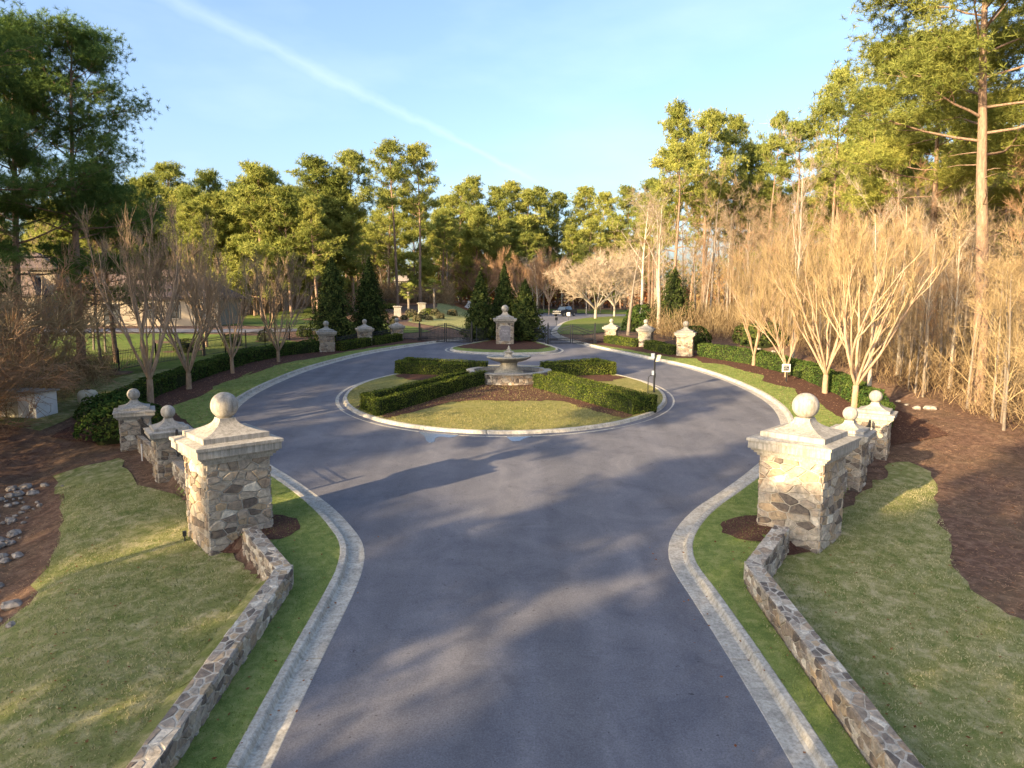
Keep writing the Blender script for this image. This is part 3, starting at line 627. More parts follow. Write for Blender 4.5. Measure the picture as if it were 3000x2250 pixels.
fence('long black iron fence across the left garden, behind the crepe myrtles', [(-28.5, 40.4), (-27.3, 42.6), (-25.1, 48.0), (-22.5, 53.5), (-21, 58), (-20.2, 62), (-17.5, 66)], 1.4)
fence('short iron panel on the low wall between big left pillar and its neighbour', [(-9.15, 20.5), (-11.9, 23.85)], .8, .62, 9)
fence('short iron panel on the low wall between the small left foreground pillars', [(-13.15, 25.25), (-15.25, 27.7)], .7, .55, 9)
fence('short iron panel on the low wall between big right pillar and its neighbour', [(9.35, 20.7), (11.4, 23.1)], .8, .62, 9)
fence('short iron panel on the low wall between the small right foreground pillars', [(12.5, 24.55), (14.2, 26.7)], .7, .55, 9)
fence('iron panel between the outer two distant left pillars', [(-14.3, 55.6), (-13.2, 58.0)], 1.05, 0, 9)
fence('iron panel between the inner two distant left pillars', [(-12.1, 59.3), (-10.9, 61.4)], 1.05, 0, 9)
fence('narrow iron panel between the distant left pillar and the left gate', [(-10.0, 62.1), (-8.35, 61.5)], 1.15, 0, 9)
fence('iron panel on the wall between the outer distant right pillars', [(12.85, 53.9), (11.8, 57.2)], .75, .5, 9)
fence('iron panel on the wall between the inner distant right pillars', [(10.75, 58.6), (9.3, 60.2)], .7, .45, 9)
fence('narrow iron panel between the distant right pillar and the right gate', [(8.3, 60.4), (7.25, 60.0)], 1.15, 0, 9)
fence('iron fence between the left gate and the conifers of the middle island', [(-3.15, 60.3), (-1.4, 62.5)], 1.25, 0, 2)
fence('iron fence between the conifers of the middle island and the right gate', [(1.5, 61.5), (2.95, 60.2)], 1.25, 0, 2)
fence('iron fence past the conifers joining the pale stone columns', [(-26, 118), (-21.5, 128), (-18, 131), (-16, 132)], 1.6, 0, 4, .3)
def gate(label, a, b, h0=1.15, h1=1.62):
    a, b = np.array(a), np.array(b); m = (a + b) / 2; L = float(np.linalg.norm(b - a)); rz = math.atan2(*(b - a)[::-1]); z0 = float(T0(*m)) + .05
    t = thing('driveway_gate', label, 'gate', (*m, z0), rz, 'arched iron driveway gates')
    def hh(x): u = abs(x) / (L / 2); return h1 - (h1 - h0) * sm((u - .02) / .9)
    for s in (-1, 1):
        p = MB(); p.box((s * L / 2, 0, .78), (.13, .13, 1.75)); p.lathe([(.09, 1.66), (.03, 1.72), (.045, 1.76), (.01, 1.86)], 8, (s * L / 2, 0)); p.build('gate_post', MT['iron'], t)
        lf = MB(); x0, x1 = s * .03, s * (L / 2 - .16)
        lf.box((x0 + s * .03, 0, h1 / 2 + .06), (.06, .05, h1 + .02)); lf.box((x1, 0, h0 / 2 + .08), (.06, .05, h0 + .1))
        X = np.linspace(x0, x1, 14)
        for dz_, rr in ((0, .038), (-.22, .032)): lf.tube([(x, 0, hh(x) - .1 + dz_) for x in X], rr, 5)
        for zz in (.05, .30, .44): lf.box(((x0 + x1) / 2, 0, zz), (abs(x1 - x0), .05, .06))
        lv = lf.build('gate_leaf', MT['iron'], t)
        pk = MB(); n = 17
        for i in range(n): x = x0 + (x1 - x0) * (i + .8) / (n + .6); pk.box((x, 0, (hh(x) + .08) / 2 + .02), (.036, .036, hh(x) + .04), taper=.8)
        pk.build('pickets', MT['iron'], lv)
        em = MB(); cx = (x0 + x1) / 2; cz = .82
        em.tube([(cx, -.03, cz - .16), (cx, -.03, cz - .02)], [.02, .05], 6)
        for q in (-1, 1):
            em.tube([(cx + q * .03, -.03, cz), (cx + q * .10, -.03, cz + .05), (cx + q * .16, -.03, cz + .15), (cx + q * .13, -.03, cz + .22)], [.018, .016, .014, .006], 5)
            em.tube([(cx + q * .10, -.03, cz + .05), (cx + q * .2, -.03, cz + .06)], [.014, .005], 5)
        em.build('antler_emblem', MT['iron'], lv)
        lk = MB(); lk.box((s * .11, -.03, .88), (.11, .04, .15)); lk.build('latch_plate', MT['iron'], lv)
        op = MB(); op.box((s * (L / 2 + .02), -.18, .22), (.22, .2, .34)); op.tube([(s * (L / 2), -.15, .36), (s * (L / 2 - .85), -.07, .36)], .035, 6); op.build('gate_opener', MT['iron'], t)
    return t
gate('left arched double iron gate with antler emblems', (-8.3, 61.4), (-3.55, 60.1))
gate('right arched double iron gate with antler emblems', (3.15, 60.0), (7.25, 59.9))

# ------------------------------------------------------------ fountain
fx, fy = -.2, 42.3; fz = float(dome(fx, fy)); ft = thing('fountain', 'tiered stone fountain in a round stone basin in the middle of the hedges', 'fountain', (fx, fy, fz))
rg = random.Random(50); mb = MB(); RB = 2.58; nseg = 26
mb.lathe([(RB - .03, -.5), (RB - .03, .46), (RB - .42, .46), (RB - .42, -.3)], 52, mi=1)
for k in range(nseg):
    a0, a1 = 2 * math.pi * k / nseg, 2 * math.pi * (k + 1) / nseg; p0 = (RB * math.cos(a0), RB * math.sin(a0), -.25); p1 = (RB * math.cos(a1), RB * math.sin(a1), -.25)
    u = Vector(p1) - Vector(p0); L = u.length; u.normalize(); am = (a0 + a1) / 2; rubble(mb, p0, u, (0, 0, 1), (math.cos(am), math.sin(am), 0), L, .70, .24, .2, rg)
mb.build('basin_wall', [MT['stone'], MT['mortar']], ft)
def ring(prof, n, name, m, parent, smooth=False):
    V = []; k = len(prof)
    for i in range(n):
        a = 2 * math.pi * i / n; V += [(r_ * math.cos(a), r_ * math.sin(a), z) for r_, z in prof]
    return MB().add(V, [(i * k + c, ((i + 1) % n) * k + c, ((i + 1) % n) * k + (c + 1) % k, i * k + (c + 1) % k) for i in range(n) for c in range(k)]).build(name, m, parent, smooth)
ring([(RB + .08, .46), (RB + .08, .54), (RB - .40, .54), (RB - .40, .46)], 64, 'coping', MT['cast'], ft)
mwt, ntt, pt = mat('fountain water', .06, .8); vv = coord(ntt, 'World'); bump(ntt, pt, noise(ntt, 5, 3, .5, vv), .12, .05)
ntt.links.new(ramp(ntt, noise(ntt, 1.2, 3, .6, vv), [(.4, (.004, .008, .03)), (.7, (.02, .035, .08))]), pt.inputs['Base Color'])
MB().lathe([(RB - .42, .2), (RB - .42, .32)], 48).build('water', mwt, ft)
MB().lathe([(.98, .2), (.98, .42), (.93, .46), (.9, .46)], 8).build('pedestal_base', MT['fount'], ft)
MB().lathe([(.88, .46), (.72, .56), (.60, .68), (.53, .82), (.50, .92), (.56, .95), (.56, 1.0), (.50, 1.02)], 28).build('pedestal', MT['fount'], ft, True)
bowl = MB(); P = [(.50, 1.0), (.62, 1.04), (.85, 1.08), (1.12, 1.17), (1.30, 1.27), (1.37, 1.31), (1.385, 1.36), (1.37, 1.40), (1.33, 1.40), (1.20, 1.33), (.8, 1.29), (.3, 1.27)]
bowl.lathe(P, 48); bowl.build('bowl', MT['fount'], ft, True)
MB().lathe([(1.0, 1.28), (1.24, 1.352), (.2, 1.353)], 40).build('bowl_water', M_plain('bowl water', (.25, .28, .3), .15, .6), ft)
MB().lathe([(.31, 1.28), (.31, 1.38), (.27, 1.40), (.2, 1.48), (.19, 1.56), (.24, 1.6), (.33, 1.63), (.335, 1.66), (.28, 1.70), (.16, 1.72), (.11, 1.76), (.15, 1.79), (.15, 1.81), (.09, 1.84), (.06, 1.88), (.085, 1.92), (.04, 1.97), (.045, 2.0), (.01, 2.04)], 20).build('upper_tier', MT['fount'], ft, True)

# ------------------------------------------------------------ hedges
def smooth_noise(P, s, seed):
    r_ = np.random.default_rng(seed); out = 0
    for k in range(4):
        w_ = r_.normal(size=3) * s * (1 + .6 * k); out = out + np.sin(P @ w_ + r_.uniform(0, 6)) / (1 + .5 * k)
    return out / 2.6
def hedge(label, path, width, h, group, zf=None, m='hedge', dens=330, leaf=.045, seed=0, name='hedge', lump=.045, round_=.0, cat='hedge'):
    """clipped hedge along a polyline: a dark core and a skin of small leaves"""
    zf = zf or T; rg = np.random.default_rng(seed); P = [np.array(p, float) for p in path]; core = MB(); PP = []; NN = []
    for i, (a, b) in enumerate(zip(P[:-1], P[1:])):
        d = b - a; L = np.linalg.norm(d); d = d / L; n = np.array([d[1], -d[0]]); a2 = a - d * width / 2; b2 = b + d * width / 2; L2 = L + width
        k = max(2, int(L2 / 1.0)); hw = width / 2 - .05; V = []
        for t in np.linspace(0, 1, k + 1):
            c = a2 + (b2 - a2) * t * .985 + d * .007 * L2; z = float(zf(*c))
            V += [(*(c - n * hw), z - .1), (*(c - n * hw * .97), z + h - .07), (*(c + n * hw * .97), z + h - .07), (*(c + n * hw), z - .1)]
        Fc = [(j * 4 + q_, (j + 1) * 4 + q_, (j + 1) * 4 + q_ + 1, j * 4 + q_ + 1) for j in range(k) for q_ in range(3)] + [(0, 1, 2, 3), (4 * k + 3, 4 * k + 2, 4 * k + 1, 4 * k)]
        core.add(V, Fc)
        for side, area in (('t', L2 * width), ('l', L2 * h), ('r', L2 * h), ('a', width * h), ('b', width * h)):
            m_ = int(area * dens); u = rg.uniform(0, 1, m_); v = rg.uniform(0, 1, m_)
            if side == 't': c = a2 + (b2 - a2) * u[:, None] + n * ((v - .5) * width)[:, None]; z = np.full(m_, h); nn = np.tile((0, 0, 1.), (m_, 1))
            elif side in 'lr': s_ = -1 if side == 'l' else 1; c = a2 + (b2 - a2) * u[:, None] + n * s_ * width / 2; z = v * h; nn = np.tile((*(n * s_), .1), (m_, 1))
            else: e_, s_ = (a2, -1) if side == 'a' else (b2, 1); c = e_ + n * ((u - .5) * width)[:, None]; z = v * h; nn = np.tile((*(d * s_), .1), (m_, 1))
            zz = zf(c[:, 0], c[:, 1]) + z; Q = np.c_[c, zz]; PP.append(Q); NN.append(nn)
    PP = np.vstack(PP); NN = unit(np.vstack(NN)); PP = PP + NN * (smooth_noise(PP, 2.3, seed)[:, None] * lump + rg.normal(size=(len(PP), 1)) * .022 - .012)
    if round_ > 0:   # soften the arris
        pass
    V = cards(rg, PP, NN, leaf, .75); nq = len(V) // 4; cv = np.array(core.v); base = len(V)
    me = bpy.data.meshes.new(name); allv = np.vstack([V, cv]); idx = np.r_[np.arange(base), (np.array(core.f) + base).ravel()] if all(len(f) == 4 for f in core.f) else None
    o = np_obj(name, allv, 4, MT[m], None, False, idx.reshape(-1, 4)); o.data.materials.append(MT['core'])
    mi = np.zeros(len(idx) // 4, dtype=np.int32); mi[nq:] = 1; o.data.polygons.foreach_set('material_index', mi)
    return tag(o, label, cat, group)
HG = 'U-shaped clipped hedges on the round island'
a_ = lambda x, y: (1000 + x * .18083, 1030 + y * .18083); b_ = lambda x, y: (1580 + x * .18987, 1030 + y * .18987); c3 = lambda x, y: (1200 + x * .226, 800 + y * .226)
def uh(label, fo, bo, fi, bi, seed):
    """outer front, outer back, inner front, inner back corners of the top, pulled in by half the arm width"""
    hw = .21; fo, bo, fi, bi = (np.array(p) for p in (fo, bo, fi, bi)); e = unit(bo - fo); f1 = unit(fi - fo); b1 = unit(bi - bo)
    hedge(label, [fi + e * hw - f1 * hw, fo + e * hw + f1 * hw, bo - e * hw + b1 * hw, bi - e * hw - b1 * hw], .42, .80, HG, dome, seed=seed, lump=.05, dens=460, leaf=.038)
hh_ = .86
def gt(p, h=hh_): return tuple(g(*p, h, road=True))
uh('left front U-shaped hedge of the island, mostly in shade', gt(a_(560, 810)), gt(a_(315, 700)), gt(c3(990, 1310)), gt(c3(720, 1295)), 61)
uh('right front U-shaped hedge of the island, with sunlit yellow-green flank', gt(b_(1440, 750)), gt(b_(1835, 690)), gt(c3(1590, 1350)), gt(b_(215, 340)), 62)
uh('left rear U-shaped hedge of the island, past the fountain', gt(a_(860, 175)), gt(a_(1080, 98)), gt(c3(720, 1200)), gt(c3(1015, 1165)), 63)
uh('right rear U-shaped hedge of the island, past the fountain', gt(b_(1200, 180)), gt(b_(880, 113)), gt(b_(110, 225)), gt(b_(0, 175)), 64)
SG = 'clipped hedges along the verges'
hedge('long clipped hedge behind the left crepe myrtles, along the mulch bed', [(-19.7, 33), (-20.1, 38), (-19.9, 44), (-19.3, 49), (-17.8, 52.5), (-16.0, 54.3)], 1.1, .85, SG, m='holly', seed=65, lump=.12, dens=260, leaf=.055)
hedge('short clipped hedge before the outer distant left pillars', [(-13.7, 55.2), (-12.4, 57.6)], .8, .7, SG, seed=66)
hedge('short clipped hedge before the inner distant left pillars', [(-11.7, 58.7), (-10.3, 61.0)], .8, .65, SG, seed=67)
hedge('long clipped hedge behind the right crepe myrtles', [(15.0, 52.3), (17.6, 48.6), (18.9, 43.5), (18.9, 38.5), (18.4, 34.8), (17.2, 31.6), (15.8, 29.3)], 1.05, .95, SG, m='holly', seed=68, lump=.10, dens=260, leaf=.055)
hedge('short clipped hedge before the outer distant right pillars', [(12.4, 53.6), (11.4, 56.2)], .85, .7, SG, seed=69)
hedge('short clipped hedge before the inner distant right pillars', [(10.3, 57.9), (8.6, 60.0)], .8, .65, SG, seed=70)

# ------------------------------------------------------------ shrubs, conifers, palms
def blob(name, label, cat, loc, rx, ry, h, m, group, seed, n=900, leaf=.06, lump=.12, flat=.75):
    rg_ = np.random.default_rng(seed); d = unit(rg_.normal(size=(n, 3))); d[:, 2] = np.abs(d[:, 2])
    e = np.sign(d) * np.abs(d) ** flat; P = e * np.array([rx, ry, h]); P = P + d * (smooth_noise(d * 3, 1.2, seed) * lump)[:, None]; P[:, 2] = np.maximum(P[:, 2], .03)
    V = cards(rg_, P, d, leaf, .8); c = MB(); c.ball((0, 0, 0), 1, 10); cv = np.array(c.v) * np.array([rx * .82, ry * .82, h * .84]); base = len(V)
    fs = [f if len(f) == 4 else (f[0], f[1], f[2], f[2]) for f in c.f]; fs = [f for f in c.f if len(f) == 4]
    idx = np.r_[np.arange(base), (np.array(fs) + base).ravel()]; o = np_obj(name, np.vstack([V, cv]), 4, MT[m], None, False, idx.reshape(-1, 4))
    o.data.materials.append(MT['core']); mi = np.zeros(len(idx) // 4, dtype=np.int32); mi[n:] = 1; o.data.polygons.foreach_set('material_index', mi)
    o.location = (*loc, Tz(*loc)); return tag(o, label, cat, group)
def conifer(label, x, y, h, r, seed, group='dark cone-shaped evergreens', m='conifer', n=7200, top=None):
    z = Tz(x, y) ; t = thing('conifer', label, 'tree', (x, y, z), 0, group); rg_ = np.random.default_rng(seed)
    tr = MB(); tr.tube([(0, 0, -.1), (0, 0, h * .5), (0, 0, h * .97)], [.14, .08, .015], 7); tr.build('trunk', MT['greybark'], t)
    u = rg_.uniform(0, 1, n) ** .75; u = 1 - u; th_ = rg_.uniform(0, 2 * math.pi, n)     # more sprays low down
    prof = r * (1 - u) ** .88 * np.minimum(1, .8 + u * 3); lob = 1 + .16 * np.sin(th_ * 5 + u * 17 + seed) + .15 * np.sin(th_ * 9 - u * 31 + seed * 2) + .10 * np.sin(th_ * 3 + u * 47) ; rad = prof * lob * rg_.uniform(.78, 1.1, n) * (1 + .25 * (rg_.uniform(0, 1, n) < .06))
    P = np.stack([rad * np.cos(th_), rad * np.sin(th_), u * h * .985 + .08 + rg_.normal(size=n) * .05], 1); Nn = np.stack([np.cos(th_), np.sin(th_), np.full(n, .75)], 1)
    V = cards(rg_, P, unit(Nn), .14, .65, .36)
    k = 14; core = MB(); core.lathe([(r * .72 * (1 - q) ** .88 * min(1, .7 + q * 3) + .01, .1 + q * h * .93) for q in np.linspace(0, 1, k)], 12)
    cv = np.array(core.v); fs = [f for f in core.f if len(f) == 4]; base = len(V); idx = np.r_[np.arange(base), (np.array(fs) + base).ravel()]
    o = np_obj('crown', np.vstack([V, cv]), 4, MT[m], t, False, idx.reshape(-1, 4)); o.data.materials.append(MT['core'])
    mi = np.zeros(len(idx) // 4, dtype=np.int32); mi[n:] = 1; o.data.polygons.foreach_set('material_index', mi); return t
conifer('tall dark conifer left of the gates, behind the first distant pillar', -16.0, 61.2, 7.4, 2.2, 71)
conifer('dark conifer left of the gates, right one of the pair', -13.15, 63.3, 7.3, 1.9, 72)
conifer('left conifer of the three behind the central pillar', -2.9, 62.3, 6.1, 1.6, 73, n=6000)
conifer('middle and tallest conifer of the three behind the central pillar', -.75, 64.4, 6.8, 1.55, 74, n=6000)
conifer('right conifer of the three behind the central pillar, golden at its tip', 1.15, 62.0, 5.4, 1.8, 75, n=6000)
blob('laurel_shrub', 'big loose laurel beside the farthest left foreground pillar', 'shrub', (-17.2, 29.9), 1.5, 1.9, 1.25, 'holly', None, 80, 2600, .08, .3)
blob('laurel_shrub', 'laurel shrub at the foot of the first left crepe myrtle', 'shrub', (-19.4, 32.6), 1.3, 1.3, 1.0, 'holly', None, 81, 1700, .075, .3)
blob('evergreen_shrub', 'dark evergreen behind the rightmost distant right pillar', 'shrub', (15.2, 56.5), 1.2, 1.2, 1.9, 'conifer', None, 82, 1500, .09, .2)
blob('evergreen_shrub', 'rounded sunny evergreen between the dark bare tree and the distant right pillars', 'shrub', (13.2, 70), 1.8, 1.5, 2.5, 'holly', None, 83, 2200, .12, .4)
conifer('loose green conifer behind the rightmost distant right pillars', 16.6, 70.5, 6.4, 2.6, 84, 'dark cone-shaped evergreens', 'conifer', 3600)
blob('evergreen_shrub', 'low dark shrub on the right woodland floor behind the hedge', 'shrub', (21.8, 60), 2.2, 1.6, 1.9, 'conifer', None, 85, 1700, .12, .4)
MOUND = ['leftmost winter-brown round shrub on the slope past the left gate', 'small round shrub in front of the leftmost one past the left gate', 'small round shrub left of the nearer stone column', 'dark little shrub right at the foot of the nearer stone column', 'lowest little shrub on the slope past the left gate',
         'broad brown shrub right of the nearer stone column', 'brown shrub in the front row below the palm', 'brown shrub standing behind the front row below the palm', 'small shrub at the right end of the front row', 'large brown shrub below the farther stone column',
         'brown shrub beside the large one below the farther column', 'separate round shrub, rightmost on the slope past the left gate', 'brown shrub between the conifer pair and the slope shrubs', 'tiny shrub beside the right conifer of the left pair']
for i, (px, py, r_) in enumerate([(1120, 1012 - 92, 12), (1128, 935, 10), (1156, 938, 9), (1183, 936, 9), (1150, 947, 8), (1205, 930, 18), (1222, 943, 14), (1240, 935, 16), (1257, 939, 10), (1275, 925, 15), (1290, 934, 13), (1325, 925, 15), (1105, 945, 15), (1108, 952, 8)]):
    p = g(px, py); rr = r_ * p.y / 2000 * 1.0
    blob('boxwood_mound', MOUND[i], 'shrub', tuple(p), rr, rr * .9, rr * 1.25, 'mound', 'round shrubs past the left gate' if r_ >= 11 else 'small round shrubs past the left gate', 100 + i, 420, .11, .15)
for i, (x, y, r_) in enumerate([(-23.6, 57.5, .75), (-21.9, 60.8, .75), (-25.8, 53.8, .8), (-19.5, 64.3, .7)]):
    blob('boxwood_mound', ['second clipped shrub behind the long iron fence, counted towards the camera', 'first clipped shrub behind the long iron fence, near the conifers', 'third clipped shrub behind the long iron fence, counted towards the camera', 'clipped shrub right against the left conifer behind the fence'][i], 'shrub', (x, y), r_, r_, r_ * 1.35, 'conifer', 'clipped shrubs behind the long iron fence', 130 + i, 600, .08, .08)
for i, (px, py) in enumerate([(1080, 905), (1135, 903), (1147, 904), (1250, 921), (1262, 919)]):
    p = g(px, py); blob('boxwood_mound', 'sunlit yellow-green shrub among the tree trunks beyond the gates', 'shrub', tuple(p), .9, .8, .9, 'palm', 'sunlit shrubs at the wood edge', 140 + i, 300, .12, .15)
def palm(label, px, py, top, seed):
    p = g(px, py); h = top_h(p.x, p.y, top); t = thing('palm_tree', label, 'palm', (p.x, p.y, Tz(*p)), 0, 'windmill palms'); rg_ = random.Random(seed)
    tr = MB(); tr.tube([(0, 0, -.2), (.05, 0, h * .4), (0, 0, h * .78)], [.2, .17, .2], 9); tr.build('trunk', MT['greybark'], t); cr = MB(); c = Vector((0, 0, h * .78))
    for k in range(30):
        a = rg_.uniform(0, 6.28); el = rg_.uniform(-.7, 1.25); L = h * rg_.uniform(.17, .24); d = Vector((math.cos(a) * math.cos(el), math.sin(a) * math.cos(el), math.sin(el))); e = c + d * L; side = d.cross(Vector((0, 0, 1))).normalized(); up = side.cross(d)
        for j in range(13):
            b_a = (j / 12 - .5) * 2.6; f = (d * math.cos(b_a) + side * math.sin(b_a)); tip = e + f * L * .8 - Vector((0, 0, L * .22)); wv = up * .01 + side * .045 * math.cos(b_a) + d * .045 * -math.sin(b_a)
            cr.add([e - wv * .3, e + f * L * .45 - wv, tip, e + f * L * .45 + wv], [(0, 1, 2, 3)])
    cr.build('crown', MT['palm'], t)
palm('green shaded windmill palm beside the pale stone column', 1197, 925, 836, 1)
palm('sunlit yellow windmill palm near the white wing wall', 1272, 916, 826, 2)

# ------------------------------------------------------------ small built things
def at_px(px, py): p = g(px, py); return p.x, p.y, Tz(*p)
# card reader post
x, y = 8.1, 38.6; z = float(dome(x, y)) - .02; t = thing('entry_keypad', 'black keypad post with two boxes and a curved side bar, right edge of round island', 'entry keypad', (x, y, z))
MT['steel'] = M_plain('painted housing', (.45, .5, .58), .3, .6, .4); MT['white'] = M_plain('white paint', (.72, .71, .69), .6, .3, 0, .08, 2); MT['cream'] = M_plain('cream paint', (.52, .48, .36), .55, .35, 0, .12, 3)
m_ = MB(); m_.box((0, 0, 1.08), (.09, .09, 2.2)); m_.box((.02, 0, 1.0), (.1, .12, .26)); m_.build('post', MT['iron'], t)
m_ = MB(); m_.tube([(-.35, 0, 0), (-.35, 0, .78), (-.31, 0, .93), (-.22, 0, 1.0), (-.04, 0, 1.02)], .025, 8); m_.lathe([(.09, 0), (.09, .02)], 10, (-.35, 0)); m_.build('side_bar', MT['iron'], t)
m_ = MB(); m_.box((-.13, -.02, 2.10), (.17, .14, .26)); m_.box((-.13, -.02, 2.24), (.2, .18, .02)); m_.build('upper_keypad', MT['steel'], t)
m_ = MB(); m_.box((-.10, -.03, 1.14), (.11, .10, .25)); m_.build('lower_keypad', MT['steel'], t)
m_ = MB(); m_.add([(.02, -.1, 1.78), (.02, .12, 1.78), (.16, .12, 2.16), (.16, -.1, 2.16), (.22, -.1, 1.82), (.22, .12, 1.82), (.34, .12, 2.16), (.34, -.1, 2.16)], [(0, 1, 2, 3), (4, 7, 6, 5), (0, 3, 7, 4), (1, 5, 6, 2), (3, 2, 6, 7), (0, 4, 5, 1)]); m_.build('brochure_box', MT['cream'], t)
# private sign
x, y = 16.9, 41.9; z = Tz(x, y); t = thing('private_sign', 'black PRIVATE sign in a white frame on a dark post by the right crepe myrtles', 'sign', (x, y, z), R(-8))
m_ = MB(); m_.box((.05, .03, .45), (.07, .07, .95)); m_.build('post', MT['iron'], t)
m_ = MB(); m_.box((0, 0, .88), (.48, .03, .48)); fr = m_.build('frame', MT['white'], t); m_ = MB(); m_.box((0, -.018, .88), (.35, .012, .35)); pn = m_.build('panel', MT['iron'], t)
for tx, sz, zz in (('PRIVATE', .08, .99), ('NO', .05, .92), ('TRESPASSING', .05, .86), ('RESIDENTS ONLY', .038, .78)): text(tx, sz, (0, -.026, zz), (R(90), 0, 0), MT['white'], pn, .001)
# two small roadside signs beyond the right gate
x, y, z = at_px(1630, 954); t = thing('road_sign', 'small black square sign on a thin post beyond the right gate', 'sign', (x, y, z)); s_ = y / 2000
MB().box((0, 0, 9 * s_), (1.2 * s_, 1.2 * s_, 18 * s_)).build('post', MT['iron'], t); MB().box((0, -.05, 20 * s_), (8 * s_, .04, 9 * s_)).build('panel', MT['iron'], t)
x, y, z = at_px(1665, 939); t = thing('road_sign', 'small white square sign with a black 25 in front of the pickup', 'sign', (x, y, z)); s_ = y / 2000
MB().box((0, 0, 8 * s_), (1.2 * s_, 1.2 * s_, 16 * s_)).build('post', MT['iron'], t); pn = MB().box((0, -.05, 18.5 * s_), (9.5 * s_, .04, 10 * s_)).build('panel', MT['white'], t); text('25', 9 * s_, (0, -.08, 18.5 * s_), (R(90), 0, 0), MT['iron'], pn, .002)
x, y, z = at_px(1561, 935); t = thing('mailbox', 'dark mailbox with a rounded pale end beyond the right conifer', 'mailbox', (x, y, z)); s_ = y / 2000
MB().box((0, 0, 9 * s_), (2 * s_, 2 * s_, 19 * s_)).build('post', MT['iron'], t); m_ = MB(); m_.tube([(-4 * s_, 0, 19 * s_), (3 * s_, -3 * s_, 19 * s_)], 3.4 * s_, 10); m_.build('box', MT['iron'], t)
# tank and boulder behind the laurel
x, y = -21.9, 34.9; z = Tz(x, y); t = thing('pump_housing', 'cream rounded pump housing on short legs on the left lawn', 'tank', (x, y, z))
m_ = MB(); m_.lathe([(.25, .10), (.40, .14), (.46, .25), (.47, .5), (.45, .66), (.36, .78), (.2, .82), (.1, .83)], 20); m_.build('shell', MT['cream'], t, True)
m_ = MB(); m_.lathe([(.13, .82), (.13, .85), (.05, .86), (.05, .90)], 10); m_.build('cap', MT['iron'], t)
for a in (.6, 2.2, 3.8, 5.4): m_ = MB(); m_.box((.25 * math.cos(a), .25 * math.sin(a), .04), (.08, .08, .2)); m_.build('leg', MT['mortar'], t)
def rock(name, label, cat, x, y, r_, seed, group=None, m='rock', sz=.6, kind=None):
    mb = MB(); mb.ball((0, 0, 0), 1, 8 if r_ < .5 else 14); V = np.array(mb.v); n_ = smooth_noise(V, 1.8, seed) * .22 + smooth_noise(V, 4.5, seed + 1) * .08; V = V * (1 + n_)[:, None]; V = np.round(V * 2.2 + n_[:, None]) / 2.2 * .35 + V * .65; V = V * np.array([r_, r_ * .8, r_ * sz]); mb.v = [tuple(v) for v in V]
    o = mb.build(name, MT[m]); o.location = (x, y, Tz(x, y) + r_ * sz * .2); o.rotation_euler = (0, 0, seed); return tag(o, label, cat, group)
rock('boulder', 'pale grey boulder behind the cream pump housing', 'boulder', -20.9, 36.3, .62, 5, m='mortar')
# white utility shed behind the brush at the left edge
x, y = -23.6, 32.9; z = Tz(x, y) - .1; t = thing('utility_shed', 'low white shed with a thin flat roof behind the twigs at the left edge', 'shed', (x, y, z), R(-12))
MB().box((0, 0, .6), (2.2, 1.2, 1.3)).build('wall', MT['white'], t); MB().box((0, 0, 1.29), (2.45, 1.4, .07)).build('roof', MT['cast'], t)
MB().box((-.3, -.615, .55), (.75, .03, 1.0)).build('door', MT['cream'], t)
x, y = -14.6, 26.4; tag(MB().box((0, 0, .3), (.035, .035, .65)).lathe([(.02, .6), (.035, .63), (.01, .66)], 6).build('marker_stake', MT['white']), 'thin white stake beside the farthest left foreground pillar', 'stake').location = (x, y, Tz(x, y))
# storm drain inlet in the left kerb; black block paints the slot's shade
p = (-12.45, 29.2); t = thing('storm_drain', 'dark storm drain slot in the left kerb, behind the big left ball finial', 'drain', (*p, float(T0(*p))), R(57)); MB().box((0, 0, .07), (1.5, .3, .1)).build('dark_block', MT['iron'], t); MB().box((0, .12, .15), (1.7, .6, .05)).build('lid', MT['kerb'], t)
# little ground lights and valve box
for i, (px, py, lb) in enumerate([(1365, 1082, 'tiny white path light left of the fountain basin'), (1592, 1079, 'tiny white path light right of the fountain basin')]):
    q = g(px, py + 6, .2, road=True); o = MB().lathe([(.012, 0), (.012, .3), (.05, .32), (.05, .38), (.02, .4)], 8).build('path_light', MT['white']); o.location = (q.x, q.y, float(dome(q.x, q.y)) + .2); tag(o, lb, 'light')
q = g(1867, 1201, .15, road=True); t = thing('ground_spotlight', 'small pale box light in the mulch at the corner of the right front hedge', 'light', (q.x, q.y, float(dome(q.x, q.y)))); MB().box((0, 0, .16), (.24, .12, .16)).build('housing', MT['cream'], t); MB().box((0, 0, .05), (.04, .04, .12)).build('stem', MT['iron'], t)
q = g(542, 1585); t = thing('ground_spotlight', 'small dark spotlight on the grass at the left foot of the big left pillar', 'light', (q.x, q.y, Tz(*q))); MB().box((0, 0, .22), (.1, .1, .14), .4).build('housing', MT['iron'], t); MB().box((0, 0, .08), (.03, .03, .18)).build('stem', MT['iron'], t)
